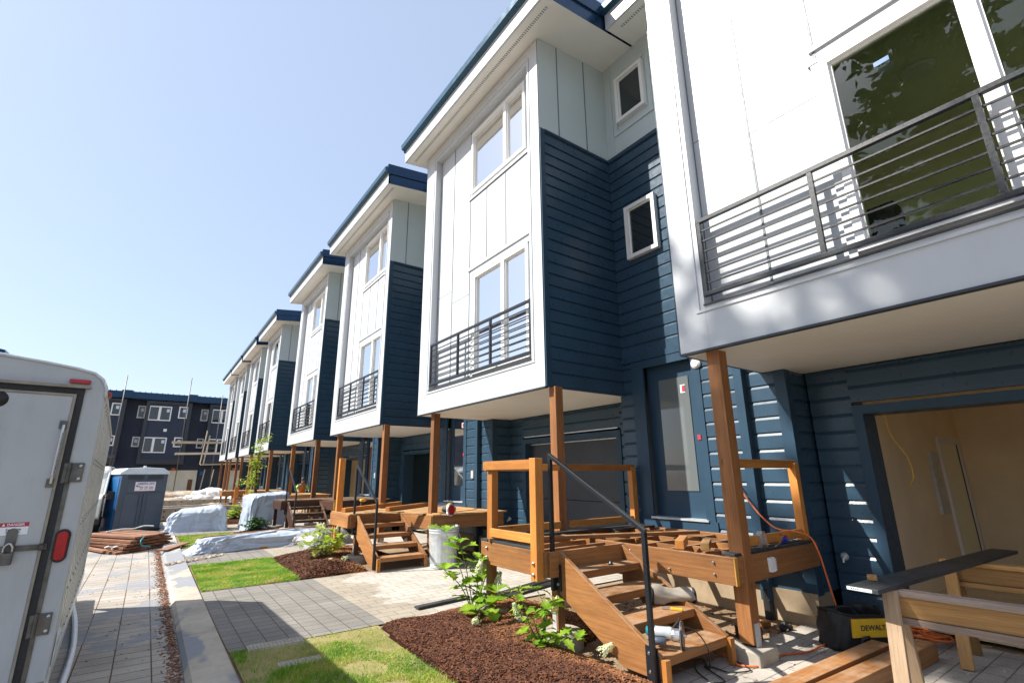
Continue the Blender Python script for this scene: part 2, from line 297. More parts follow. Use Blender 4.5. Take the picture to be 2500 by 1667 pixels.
# ------------------------------------------------------------------ mesh builder
class MB:
    def __init__(s): s.v = []; s.f = []; s.uv = []; s.mi = []; s.cur = 0
    def poly(s, pts, uvs=None):
        k = len(s.v); s.v += [tuple(p) for p in pts]; s.f.append(tuple(range(k, k+len(pts))))
        if uvs is None:
            p0 = Vector(pts[0]); n = Vector((0, 0, 0))
            for i in range(1, len(pts)-1): n += (Vector(pts[i])-p0).cross(Vector(pts[i+1])-p0)
            a = max(range(3), key=lambda i: abs(n[i])); ax = [i for i in range(3) if i != a]
            uvs = [(p[ax[0]], p[ax[1]]) for p in pts]
        s.uv.append(list(uvs)); s.mi.append(s.cur)
    def beam(s, p0, p1, wd, h, up=(0, 0, 1), centre=True):
        p0 = Vector(p0); p1 = Vector(p1); d = (p1-p0); L = d.length; d.normalize(); up = Vector(up)
        if abs(d.dot(up)) > .98: up = Vector((0, 1, 0)) if abs(d.y) < .9 else Vector((1, 0, 0))
        sx = d.cross(up).normalized(); u = sx.cross(d).normalized()
        a, b = sx*wd/2, u*h/2
        A = [p0-a-b, p0+a-b, p0+a+b, p0-a+b]; B = [q+d*L for q in A]
        o, q = rnd.random()*60, rnd.random()*9
        s.poly([A[3], A[2], A[1], A[0]], [(o, q), (o+.01, q+wd), (o+.01, q+wd+h), (o, q+h)])
        s.poly(B, [(o, q), (o+.01, q+wd), (o+.01, q+wd+h), (o, q+h)])
        acc = 0
        for i in range(4):
            j = (i+1) % 4; wth = wd if i % 2 == 0 else h
            s.poly([A[i], A[j], B[j], B[i]], [(o, q+acc), (o, q+acc+wth), (o+L, q+acc+wth), (o+L, q+acc)]); acc += wth
        return s
    def box(s, a, b):
        a = Vector(a); b = Vector(b); c = (a+b)/2; d = b-a
        i = max(range(3), key=lambda k: d[k]); e = Vector((0, 0, 0)); e[i] = d[i]/2
        if i == 2: s.beam(c-e, c+e, d[0], d[1], (0, 1, 0))
        elif i == 1: s.beam(c-e, c+e, d[0], d[2])
        else: s.beam(c-e, c+e, d[1], d[2])
        return s
    def prism(s, pts, vec):
        vec = Vector(vec); P = [Vector(p) for p in pts]; Q = [p+vec for p in P]
        n = Vector((0, 0, 0))
        for i in range(1, len(P)-1): n += (P[i]-P[0]).cross(P[i+1]-P[0])
        if n.dot(vec) > 0: s.poly(P[::-1]); s.poly(Q)
        else: s.poly(P); s.poly(Q[::-1])
        flip = n.dot(vec) > 0
        for i in range(len(P)):
            j = (i+1) % len(P); L = (P[j]-P[i]).length; W = vec.length; o = rnd.random()*30
            q = [P[i], P[j], Q[j], Q[i]]; uv = [(o, 0), (o+L, 0), (o+L, W), (o, W)] if L > W else [(o, 0), (o, L), (o+W, L), (o+W, 0)]
            if not flip: q = q[::-1]; uv = uv[::-1]
            s.poly(q, uv)
        return s
    def tube(s, pts, r, n=8, cap=True):
        pts = [Vector(p) for p in pts]; rs = r if isinstance(r, (list, tuple)) else [r]*len(pts)
        rings = []; prev = None
        for i, p in enumerate(pts):
            d = (pts[min(i+1, len(pts)-1)]-pts[max(i-1, 0)])
            d = d.normalized() if d.length > 1e-9 else Vector((0, 0, 1))
            ref = prev if prev is not None else (Vector((0, 0, 1)) if abs(d.z) < .9 else Vector((1, 0, 0)))
            a = (ref - d*ref.dot(d)); a = a.normalized() if a.length > 1e-6 else d.orthogonal().normalized(); prev = a; b = d.cross(a)
            k = len(s.v); s.v += [tuple(p+(a*math.cos(2*math.pi*j/n)+b*math.sin(2*math.pi*j/n))*rs[i]) for j in range(n)]; rings.append(k)
        L = 0
        for i in range(len(pts)-1):
            l2 = L+(pts[i+1]-pts[i]).length
            for j in range(n):
                j2 = (j+1) % n
                s.f.append((rings[i]+j, rings[i]+j2, rings[i+1]+j2, rings[i+1]+j)); s.mi.append(s.cur)
                s.uv.append([(L, j*r_(rs[i])), (L, (j+1)*r_(rs[i])), (l2, (j+1)*r_(rs[i])), (l2, j*r_(rs[i]))])
            L = l2
        if cap:
            for k, rev in ((rings[0], True), (rings[-1], False)):
                idx = [k+j for j in range(n)]; idx = idx[::-1] if rev else idx
                s.f.append(tuple(idx)); s.mi.append(s.cur); s.uv.append([(0, 0)]*n)
        return s
    def lathe(s, prof, c=(0, 0, 0), n=24, mat3=None):
        rings = []
        for (r, z) in prof:
            k = len(s.v)
            for j in range(n):
                p = Vector((r*math.cos(2*math.pi*j/n), r*math.sin(2*math.pi*j/n), z))
                if mat3 is not None: p = mat3 @ p
                s.v.append(tuple(p+Vector(c)))
            rings.append(k)
        for i in range(len(prof)-1):
            for j in range(n):
                j2 = (j+1) % n
                s.f.append((rings[i]+j, rings[i]+j2, rings[i+1]+j2, rings[i+1]+j)); s.mi.append(s.cur)
                s.uv.append([(j/n, i), ((j+1)/n, i), ((j+1)/n, i+1), (j/n, i+1)])
        for k, rev, rr in ((rings[0], True, prof[0][0]), (rings[-1], False, prof[-1][0])):
            if rr > 1e-4:
                idx = [k+j for j in range(n)]; idx = idx[::-1] if rev else idx
                s.f.append(tuple(idx)); s.mi.append(s.cur); s.uv.append([(0, 0)]*n)
        return s
    def build(s, name, mat, parent=None, bevel=0, smooth=False, weld=False):
        me = bpy.data.meshes.new(name); me.from_pydata(s.v, [], s.f)
        uvl = me.uv_layers.new(name='UVMap'); flat = [x for fuv in s.uv for p in fuv for x in p]
        uvl.data.foreach_set('uv', flat)
        for m_ in (mat if isinstance(mat, (list, tuple)) else [mat]): me.materials.append(M[m_] if isinstance(m_, str) else m_)
        me.polygons.foreach_set('material_index', s.mi)
        if smooth: me.polygons.foreach_set('use_smooth', [True]*len(s.f))
        me.update()
        if weld or bevel:
            bm = bmesh.new(); bm.from_mesh(me); bmesh.ops.remove_doubles(bm, verts=bm.verts, dist=1e-5)
            bm.to_mesh(me); bm.free()
        o = bpy.data.objects.new(name, me); COL.objects.link(o)
        if parent: o.parent = parent
        if bevel:
            md = o.modifiers.new('edge', 'BEVEL'); md.width = bevel; md.segments = 2; md.limit_method = 'ANGLE'; md.angle_limit = R(50)
        return o
def r_(x): return max(x, .001)
def tag(o, label=None, cat=None, group=None, kind=None):
    for k, v in (('label', label), ('category', cat), ('group', group), ('kind', kind)):
        if v: o[k] = v
    return o
def thing(name, label, cat, loc=(0, 0, 0), rz=0, group=None):
    o = bpy.data.objects.new(name, None); o.empty_display_size = .2; COL.objects.link(o); o.location = loc; o.rotation_euler = (0, 0, rz)
    return tag(o, label, cat, group)
def dup(o, loc, rz, label=None, parent=None):
    c = o.copy(); COL.objects.link(c)
    if parent is None:
        c.location = loc; c.rotation_euler = (0, 0, rz)
        if label: c['label'] = label
    else: c.parent = parent
    for ch in list(o.children): dup(ch, None, None, None, c)
    return c
def text(name, body, size, mat, parent, matrix, align='CENTER', shear=0, ext=.0008):
    cu = bpy.data.curves.new(name, 'FONT'); cu.body = body; cu.size = size; cu.align_x = align; cu.align_y = 'CENTER'; cu.shear = shear; cu.extrude = ext
    cu.offset = size*.018
    tmp = bpy.data.objects.new(name, cu); COL.objects.link(tmp); bpy.context.view_layer.update()
    me = bpy.data.meshes.new_from_object(tmp.evaluated_get(bpy.context.evaluated_depsgraph_get())); bpy.data.objects.remove(tmp)
    me.materials.clear(); me.materials.append(M[mat]); o = bpy.data.objects.new(name, me); COL.objects.link(o); o.parent = parent; o.matrix_local = matrix
    return o
def face_matrix(loc, normal, up=(0, 0, 1)):
    n = Vector(normal).normalized(); u = Vector(up); x = u.cross(n).normalized(); u = n.cross(x)
    m = Matrix((x, u, n)).transposed().to_4x4(); m.translation = Vector(loc); return m

# ------------------------------------------------------------------ the setting: ground, road, kerb, paving, beds
def sheet(name, pts, z, mat, kind='structure', label=None, cat=None):
    mb = MB(); mb.poly([(x, y, z) for x, y in pts]); o = mb.build(name, mat); return tag(o, label, cat, kind=kind)
def rectpts(x0, y0, x1, y1): return [(x0, y0), (x1, y0), (x1, y1), (x0, y1)]
sheet('ground', rectpts(-1200, -1200, 1200, 1500), -.06, 'dirt')
sheet('road', [(-9, -12), (.50, -12), (.50, 4), (.56, 24.5), (-9, 24.5)], -.045, 'road')
APR = [(-.35, 2.98), (5.83, 8.95), (11.72, 14.5), (17.75, 20.4)]
def make_kerb():
    mb = MB(); ys = [-8+i*1.83 for i in range(18)]
    for a, b in zip(ys[:-1], ys[1:]):
        b = b-.008; x = lambda y: .50+(.06*(y-4)/20 if y > 4 else 0)
        P = lambda y: [(x(y)-.02, y, -.2), (x(y), y, -.03), (x(y)+.035, y, .012), (x(y)+.33, y, .022), (x(y)+.35, y, .0), (x(y)+.35, y, -.2)]
        A, B = P(a), P(b)
        for i in range(5): mb.poly([A[i], B[i], B[i+1], A[i+1]])
        mb.poly(A); mb.poly(B[::-1])
    return tag(mb.build('kerb', 'kerbconc'), kind='structure')
make_kerb()
for i, (a, b) in enumerate(APR):
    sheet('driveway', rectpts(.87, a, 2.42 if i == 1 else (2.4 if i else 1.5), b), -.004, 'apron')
    sheet('driveway_walk', rectpts(2.424 if i == 1 else (2.404 if i else 1.504), a, 6.62, b), -.004, 'apron2')
sheet('yard_soil', rectpts(.86, -3, 6.4, 24), -.022, 'dirt')
sheet('work_yard', rectpts(-3, 24.5, 16, 62), -.03, 'rubble')

def scatter(name, region, n, size, zf, mat, label, cat, seed=1, flat=.35, elong=3.0):
    """small chips lying on a surface: one counted-by-nobody mass"""
    rg = np.random.default_rng(seed); V = []; F = []
    for i in range(n):
        x, y = region(rg)
        if x is None: continue
        s = size*rg.uniform(.5, 1.5); L = s*rg.uniform(1, elong); a = rg.uniform(0, 6.283); tz = rg.uniform(-flat, flat)
        d = np.array([math.cos(a), math.sin(a), tz])*L/2; e = np.array([-math.sin(a), math.cos(a), rg.uniform(-flat, flat)])*s/2
        c = np.array([x, y, zf(x, y)+s*.2]); k = len(V)
        up = np.array([0, 0, s*.25])
        V += [c-d-e, c+d-e*.7, c+d+e, c-d+e*.8, c-d*.8-e*.8+up, c+d*.9-e*.6+up, c+d*.8+e*.8+up, c-d*.9+e*.7+up]
        F += [(k+4, k+5, k+6, k+7), (k, k+1, k+5, k+4), (k+1, k+2, k+6, k+5), (k+2, k+3, k+7, k+6), (k+3, k, k+4, k+7)]
    me = bpy.data.meshes.new(name); me.from_pydata([tuple(v) for v in V], [], F); me.materials.append(M[mat]); me.update()
    o = bpy.data.objects.new(name, me); COL.objects.link(o); return tag(o, label, cat, kind='stuff')
def inpoly(x, y, P):
    c = False; j = len(P)-1
    for i in range(len(P)):
        if (P[i][1] > y) != (P[j][1] > y) and x < (P[j][0]-P[i][0])*(y-P[i][1])/(P[j][1]-P[i][1])+P[i][0]: c = not c
        j = i
    return c
def pick(P):
    xs = [p[0] for p in P]; ys = [p[1] for p in P]
    def f(rg):
        for _ in range(40):
            x = rg.uniform(min(xs), max(xs)); y = rg.uniform(min(ys), max(ys))
            if inpoly(x, y, P): return x, y
        return None, None
    return f
def edge_dist(x, y, P):
    d = 9
    for i in range(len(P)):
        a = P[i]; b = P[(i+1) % len(P)]; ax, ay = b[0]-a[0], b[1]-a[1]; t = max(0, min(1, ((x-a[0])*ax+(y-a[1])*ay)/(ax*ax+ay*ay)))
        d = min(d, math.hypot(x-a[0]-t*ax, y-a[1]-t*ay))
    return d
BEDS = [[(2.25, 2.6), (2.30, 5.35), (2.38, 5.78), (4.3, 5.80), (4.38, 4.2), (3.48, 3.9), (3.46, 2.75)],
        [(2.26, 9.02), (2.32, 11.6), (3.6, 12.0), (4.3, 11.6), (4.38, 10.2), (3.46, 9.9), (3.40, 9.15)],
        [(2.3, 15.2), (2.3, 17.5), (3.5, 17.6), (4.3, 17.0), (4.3, 15.5)], [(2.4, 20.9), (2.4, 23.2), (4.2, 23.2), (4.2, 20.9)]]
def bedz(P, h):
    return lambda x, y: -.01+h*min(1, edge_dist(x, y, P)/.45)**.7+.012*math.sin(9*x+3*y)*math.sin(7*y)
def make_bed(i, P, h, n, label):
    zf = bedz(P, h); mb = MB(); st = .07
    x0, x1 = min(p[0] for p in P), max(p[0] for p in P); y0, y1 = min(p[1] for p in P), max(p[1] for p in P)
    nx = int((x1-x0)/st)+2; ny = int((y1-y0)/st)+2; vid = {}
    def vv(a, b):
        if (a, b) not in vid:
            x, y = x0+a*st, y0+b*st; vid[(a, b)] = len(mb.v); mb.v.append((x, y, zf(x, y) if inpoly(x, y, P) else -.03))
        return vid[(a, b)]
    for a in range(nx):
        for b in range(ny):
            if any(inpoly(x0+(a+p)*st, y0+(b+q)*st, P) for p in (0, 1) for q in (0, 1)):
                mb.f.append((vv(a, b), vv(a+1, b), vv(a+1, b+1), vv(a, b+1))); mb.uv.append([(0, 0)]*4); mb.mi.append(0)
    o = mb.build('mulch_bed', 'mulch', smooth=True); tag(o, label[0], 'mulch', kind='stuff')
    scatter('mulch_chips', pick(P), n, [.0105, .016, .018, .02][i], lambda x, y: zf(x, y)+.003, 'chips', label[1], 'bark chips', 20+i)
BL = [('dark brown mulch mounded beside the nearest stairs', 'loose bark chips on the mulch by the nearest stairs'),
      ('red brown mulch beside the second flight of stairs', 'loose bark chips on the mulch by the second stairs'),
      ('mulch strip by the dark stained stairs', 'loose bark chips by the dark stained stairs'), ('far mulch strip below the young tree', 'loose bark chips below the young tree')]
for i, (P, h, n) in enumerate(zip(BEDS, (.13, .14, .10, .08), (38000, 10000, 1500, 900))): make_bed(i, P, h, n, BL[i])

LAWNS = [[(.88, -1.0), (.88, 5.80), (2.33, 5.80), (2.26, 5.35), (2.22, 3.9), (2.2, 3.0), (2.2, -1)], [(.88, 8.98), (.90, 11.68), (2.30, 11.66), (2.24, 8.98)],
         [(.92, 14.55), (.93, 17.6), (2.3, 17.6), (2.28, 14.55)]]
LIDS = [(1.29, 5.83, .27, .10), (1.36, 5.18, .21, .10)]
def make_lawn(i, P, n, label):
    sheet('lawn_soil', P, -.002, 'turf', 'stuff', label[1], 'turf')
    rg = np.random.default_rng(40+i); f = pick(P); V = []; F = []
    for k in range(n):
        x, y = f(rg)
        if x is None or (i == 0 and y < 2.8 and rg.random() < .8): continue
        if any(abs(x-a) < c and abs(y-b) < d for a, b, c, d in LIDS): continue
        # thin bare patches with shape
        pt = math.sin(2.3*x+1.1)*math.sin(2.9*y+.6)+.5*math.sin(6.1*x-2.2*y)
        if i == 0 and (pt > .18 or math.sin(5.3*x+1.7*y)*math.sin(4.1*y-x) > .62) and rg.random() < .9: continue
        h = rg.uniform(.012, .040)*(.75+.6*math.sin(3.1*x+1)*math.sin(2.2*y))+.006; a = rg.uniform(0, 6.283); w_ = rg.uniform(.0018, .0038)*(1+.4*i); lx, ly = rg.normal(0, .016, 2)
        q = len(V); dx, dy = math.cos(a)*w_, math.sin(a)*w_
        V += [(x-dx, y-dy, -.002), (x+dx, y+dy, -.002), (x+lx*.5+dx*.7, y+ly*.5+dy*.7, h*.6), (x+lx*.5-dx*.7, y+ly*.5-dy*.7, h*.6), (x+lx*1.3, y+ly*1.3, h)]
        F += [(q, q+1, q+2, q+3), (q+3, q+2, q+4)]
    me = bpy.data.meshes.new('grass'); me.from_pydata(V, [], F); me.materials.append(M['grass']); me.update()
    o = bpy.data.objects.new('grass', me); COL.objects.link(o); tag(o, label[0], 'grass', kind='stuff')
make_lawn(0, LAWNS[0], 52000, ('short patchy grass nearest the camera beside the kerb', 'soil showing through the nearest patchy grass'))
make_lawn(1, LAWNS[1], 30000, ('bright green grass square between the two paved drives', 'soil under the bright green grass square'))
make_lawn(2, LAWNS[2], 9000, ('far green grass beside the board stack', 'soil under the far green grass'))
def litter_region(rg):
    y = rg.uniform(2.5, 15)**1; return .50-abs(rg.normal(0, .055))-rg.uniform(0, .02), y
scatter('leaf_litter', litter_region, 3800, .011, lambda x, y: -.045, 'litter', 'brown leaf litter lying along the foot of the kerb', 'leaf litter', 60)
scatter('road_litter', lambda rg: (rg.uniform(-2, .45), rg.uniform(3, 15)), 500, .009, lambda x, y: -.045, 'litter', 'brown crumbs scattered over the road pavers', 'litter', 61)
scatter('stair_rubble', pick([(4.42, 3.05), (4.45, 5.2), (6.05, 5.2), (6.05, 3.0), (5.0, 2.95)]), 420, .018, lambda x, y: -.02, 'litter', 'small dark wood chips on the dirt under the open deck', 'rubble', 62)
scatter('paving_litter', pick(rectpts(3.6, 1.2, 6.4, 3.0)), 260, .010, lambda x, y: -.002, 'stones', 'wood crumbs on the paving by the tool bag', 'litter', 63)

# ------------------------------------------------------------------ townhouses
def smooth_path(P, n=10):
    P = [Vector(p) for p in P]; out = []
    for i in range(len(P)-1):
        a, b, c, d = P[max(i-1, 0)], P[i], P[i+1], P[min(i+2, len(P)-1)]
        for k in range(n):
            t_ = k/n; out.append(.5*((2*b)+(c-a)*t_+(2*a-5*b+4*c-d)*t_*t_+(3*b-a-3*c+d)*t_**3))
    out.append(P[-1]); return out
PITCH = .195
def siding(mb, axis, c, a0, a1, z0, z1, sgn):
    P = (lambda o, a, z: (c+sgn*o, a, z)) if axis == 'x' else (lambda o, a, z: (a, c+sgn*o, z))
    z = z0
    while z < z1-.01:
        zt = min(z+PITCH, z1); prof = [(.022, z), (.022, max(z+.01, zt-.044)), (.004, zt-.008), (.003, zt)]
        for (o1, q1), (o2, q2) in zip(prof[:-1], prof[1:]):
            mb.poly([P(o1, a0, q1), P(o1, a1, q1), P(o2, a1, q2), P(o2, a0, q2)])
        if zt < z1-.01: mb.poly([P(.003, a0, zt), P(.003, a1, zt), P(.020, a1, zt), P(.020, a0, zt)])
        z = zt
    mb.poly([P(.02, a0, z0), P(.02, a1, z0), P(-.05, a1, z0), P(-.05, a0, z0)])
def holes_wall(mb, x, y0, y1, z0, z1, holes):
    ys = sorted({y0, y1, *[h[0] for h in holes], *[h[1] for h in holes]}); zs = sorted({z0, z1, *[h[2] for h in holes], *[h[3] for h in holes]})
    for a, b in zip(ys[:-1], ys[1:]):
        for c, d in zip(zs[:-1], zs[1:]):
            my, mz = (a+b)/2, (c+d)/2
            if not any(h[0] < my < h[1] and h[2] < mz < h[3] for h in holes):
                mb.poly([(x, a, c), (x, b, c), (x, b, d), (x, a, d)])
def window(root, x, y0, y1, z0, z1, mull=(), glass='glass', fw=.065, name='window'):
    f = MB(); X0, X1 = x-.035, x+.07
    f.box((X0, y0, z0), (X1, y0+fw, z1)); f.box((X0, y1-fw, z0), (X1, y1, z1))
    f.box((X0, y0+fw, z0), (X1, y1-fw, z0+fw)); f.box((X0, y0+fw, z1-fw), (X1, y1-fw, z1))
    i0, i1 = y0+fw, y1-fw; cuts = [i0]
    for m_ in mull: f.box((X0+.004, m_-.045, z0+fw), (X1-.004, m_+.045, z1-fw)); cuts += [m_-.045, m_+.045]
    cuts.append(i1)
    # inner sash lip
    for a, b in zip(cuts[::2], cuts[1::2]):
        for q in ((a, a+.022), (b-.022, b)): f.box((x+.0, q[0], z0+fw), (x+.05, q[1], z1-fw))
        for q in ((z0+fw, z0+fw+.022), (z1-fw-.022, z1-fw)): f.box((x+.001, a+.022, q[0]), (x+.049, b-.022, q[1]))
    o = f.build(name, 'vinyl', root)
    for a, b in zip(cuts[::2], cuts[1::2]):
        p = MB(); p.box((x+.022, a+.02, z0+fw+.02), (x+.030, b-.02, z1-fw-.02)); p.build('pane', glass, o)
    return o
def room(root, x0, x1, y0, y1, z0, z1, name='room', mat='wallroom', front_open=True):
    mb = MB()
    mb.poly([(x1, y0, z0), (x1, y1, z0), (x1, y1, z1), (x1, y0, z1)]); mb.poly([(x0, y0, z0), (x1, y0, z0), (x1, y0, z1), (x0, y0, z1)])
    mb.poly([(x0, y1, z0), (x1, y1, z0), (x1, y1, z1), (x0, y1, z1)]); mb.poly([(x0, y0, z0), (x1, y0, z0), (x1, y1, z0), (x0, y1, z0)])
    mb.poly([(x0, y0, z1), (x1, y0, z1), (x1, y1, z1), (x0, y1, z1)])
    return mb.build(name, mat, root)
SL = .11
def rz(x, b=9.0): return b+(x-4.0)*SL
def townhouse(y0, Wd, label, first=False, last=False, near=True, garage='open', deep=True):
    t = thing('townhouse', label, 'townhouse', (0, y0, 0), 0, 'white and navy townhouses in the row')
    XF, XR, XW, XG = 4.45, 4.60, 6.12, 6.60
    a, b = .31, Wd-(.34 if first else .47); zb, zt, zi0, zi1 = 2.82, 9.03, 3.28, 8.72
    # picture-frame bay front
    m = MB(); m.box((XF, 0, zb), (XR+.06, a, zt)); m.box((XF, b, zb), (XR+.06, Wd, zt))
    m.box((XF+.002, a, zb), (XR+.06, b, zi0)); m.box((XF+.002, a, zi1), (XR+.06, b, zt))
    m.box((XF-.012, a-.09, zi0-.065), (XF+.03, b+.10, zi0-.045)); m.box((XF-.012, a-.075, zi0-.045), (XF+.02, a-.055, zi1+.07)); m.box((XF-.012, b+.055, zi0-.045), (XF+.02, b+.075, zi1+.07))
    m.box((XF-.012, a-.075, zi1+.07), (XF+.02, b+.075, zi1+.09))
    m.build('bay_frame', 'white', t, bevel=.004 if near else 0)
    m = MB(); m.box((XF-.014, -.005, zb-.018), (XF+.05, Wd+.005, zb+.004)); m.box((XF-.02, a, zi0-.004), (XR, b, zi0+.012)); m.build('drip_edge', 'navydark', t)
    # recessed batten panel with the two windows
    up = (.52, min(2.37, b-.3), 7.18, 8.62); lo = (.51, 2.40 if first else min(2.24, b-.35), 3.38, 5.34)
    m = MB(); holes_wall(m, XR, a, b, zi0, zi1, [up, lo])
    seam = MB()
    for y in (b-.64, up[1]+.06): seam.box((XR-.006, y-.011, zi0), (XR, y+.011, zi1))
    for z in (7.10, 5.52): m.box((XR-.026, a, z-.03), (XR, up[1]+.10, z+.03))
    for y in (up[1]-.56, up[1]-1.2, .47): seam.box((XR-.006, y-.010, 5.55), (XR, y+.010, 7.07))
    for z_ in (7.068, 5.552): seam.box((XR-.008, .47, z_-.008), (XR-.001, up[1]+.05, z_+.008))
    seam.box((XR-.004, b-.012, zi0), (XR, b, zi1)); seam.build('panel_seam', 'seam', t)
    m.box((XR-.03, lo[0]-.09, 5.345), (XR-.001, lo[1]+.10, 5.39)); m.box((XR-.024, lo[1]+.005, zi0), (XR-.001, lo[1]+.07, 5.34))
    m.build('batten_panel', 'white', t)
    m = MB(); m.box((XR-.003, b-.64, 5.30), (XR-.0005, b, 5.306)); m.box((XR-.003, up[1]+.08, 5.02), (XR-.0005, b-.66, 5.026)); m.build('panel_joint', 'navydark', t)
    g = 'glass' if deep else 'darkglass'
    window(t, XR, *up, (1.16,), g); window(t, XR, *lo, (1.38 if first else 1.25,), g)
    if deep:
        room(t, XR+.08, 7.2, .12, Wd-.12, 2.95, 5.62); room(t, XR+.08, 7.2, .12, Wd-.12, 5.9, 8.9)
    # railing across the lower window
    m = MB(); xr = XF+.02
    m.beam((xr, a+.01, 4.235), (xr, b-.005, 4.235), .045, .045); m.beam((xr, a+.01, 3.40), (xr, b-.005, 3.40), .045, .045)
    m.build('railing', 'black', t, bevel=.004 if near else 0); rail = t.children[-1]
    for y in (a+.03, a+.03+(b-a-.06)/3, a+.03+2*(b-a-.06)/3, b-.03):
        p = MB(); p.beam((xr, y, 3.42), (xr, y, 4.215), .04, .04, (1, 0, 0)); p.build('baluster_post', 'black', rail)
    for k in range(6):
        p = MB(); z = 3.40+(k+1)*.835/7; p.beam((xr, a+.02, z), (xr, b-.02, z), .016, .016); p.build('rail_bar', 'black', rail)
    # bay sides
    for y, sg in ((0, -1), (Wd, 1)):
        m = MB(); siding(m, 'y', y, XF+.11, XW, zb+.03, 7.16, sg); m.build('siding', 'navy', t)
        m = MB(); m.box((XF+.012, min(y, y+sg*.026), zb+.001), (XF+.11, max(y, y+sg*.026), 7.19)); m.box((XF+.11, min(y, y+sg*.03), 7.16), (XW-.02, max(y, y+sg*.03), 7.20))
        m.box((XF+.11, min(y, y+sg*.022), zb-.012), (XW, max(y, y+sg*.022), zb+.03)); m.build('navy_corner', 'navytrim', t)
        m = MB(); ytip = y+sg*.012; m.poly([(XF, ytip, 7.20), (XW, ytip, 7.20), (XW, ytip, 9.30), (XF, ytip, 9.03)])
        m.build('upper_panel', 'panelgrey', t); m = MB()
        for x in (XF+.45, XF+1.12): m.box((x-.010, min(ytip, ytip+sg*.006), 7.20), (x+.010, max(ytip, ytip+sg*.006), 9.05+(x-XF)*.10))
        m.build('panel_seam', 'seam', t)
        m = MB(); m.poly([(XF, y, zb), (XW, y, zb), (XW, y, 9.2), (XF, y, 9.03)]); m.build('side_wall', 'navytrim', t)
    m = MB(); zs = zb-.006; m.poly([(XF+.05, 0, zs), (XG+.02, 0, zs), (XG+.02, Wd, zs), (XF+.05, Wd, zs)]); m.build('bay_soffit', 'offwhite', t)
    # recess wall, near side of the bay
    N0 = -2.53
    m = MB(); siding(m, 'x', XW, N0+.11, -1.42, .32, 3.34, -1); siding(m, 'x', XW, -.20, .06, .32, 3.34, -1); siding(m, 'x', XW, -1.42, -.20, .32, .86, -1)
    if N0 < -.1: siding(m, 'x', XW, N0, 0, 3.42, 7.14, -1)
    m.build('siding', 'navy', t)
    m = MB(); siding(m, 'y', N0, XW+.1, XG, .32, 2.82, -1); m.build('siding', 'navy', t)
    m = MB(); m.box((XW-.03, N0-.026, .3), (XW, N0+.11, 3.34)); m.box((XW, N0-.026, .3), (XW+.1, N0, 2.82)); m.box((XW-.04, N0, 3.33), (XW, 0, 3.42)); m.build('corner_trim', 'navytrim', t); m = MB(); m.box((XW-.034, N0, 7.14), (XW, 0, 7.21)); m.build('ledge_trim', 'navytrim', t); m = MB()
    m.box((XW-.035, -1.42, .86), (XW, -1.29, 3.32)); m.box((XW-.035, -.43, .86), (XW, -.20, 3.32)); m.box((XW-.035, -1.29, 3.20), (XW, -.43, 3.32)); m.box((XW-.04, -1.45, .80), (XW, -.17, .98))
    m.build('door_trim', 'navytrim', t)
    m = MB(); m.box((XW+.10, -1.33, .98), (XW+.15, -.40, 3.24)); door = m.build('door', 'navytrim', t)
    m = MB(); m.box((XW+.088, -1.14, 1.36), (XW+.11, -.62, 2.98)); m.build('door_glass', 'doorglass', door)
    m = MB(); m.box((XW-.06, -1.33, .975), (XW+.10, -.40, 1.0)); m.build('door_sill', 'galv', t)
    m = MB(); m.box((XW-.12, -2.06, .18), (XW-.028, -1.95, 3.30)); m.build('downspout', 'navytrim', t)
    m = MB(); m.tube([(XW-.075, -2.005, -.02), (XW-.075, -2.005, .30)], .055, 10); m.build('drain_boot', 'rubber', t)
    m = MB(); m.box((XW-.06, -1.80, 1.53), (XW-.02, -1.70, 1.70)); m.build('outlet_cover', 'galv', t)
    m = MB(); m.lathe([(.001, 0), (.075, .0), (.075, .03), (.05, .05), (.001, .055)], (XW-.02, -1.44+.06, 3.10), 16, Matrix.Rotation(-math.pi/2, 3, 'Y')); m.build('porch_light', 'vinyl', t, smooth=False)
    m = MB(); m.box((XW-.05, N0-.02, -.1), (XW+.3, .1, .32)); m.build('foundation', 'foundation', t)
    m = MB(); yw = N0; m.poly([(XW-.004, yw, 7.2), (XW-.004, 0, 7.2), (XW-.004, 0, 9.25), (XW-.004, yw, 9.25)])
    for y in (-1.55, -.17, -2.3): m.box((XW-.022, y-.018, 7.21), (XW-.004, y+.018, 9.2))
    m.box((XW-.03, -1.10, 7.60), (XW-.005, -.22, 7.68)); m.box((XW-.03, -1.10, 8.84), (XW-.005, -.22, 8.92)); m.box((XW-.03, -1.10, 7.68), (XW-.005, -1.02, 8.84)); m.box((XW-.03, -.30, 7.68), (XW-.005, -.22, 8.84))
    m.build('upper_recess_panel', 'panelgrey', t)
    window(t, XW-.06, -.98, -.34, 7.79, 8.75, (), 'darkglass'); window(t, XW-.065, -.98, -.35, 5.07, 6.04, (), 'darkglass')
    m = MB(); m.poly([(XW+.2, N0, 3.3), (XW+.2, .1, 3.3), (XW+.2, .1, 7.3), (XW+.2, N0, 7.3)]); m.poly([(XW+.3, N0, .3), (XW+.3, .1, .3), (XW+.3, .1, 3.4), (XW+.3, N0, 3.4)]); m.build('backing_wall', 'navydark', t)
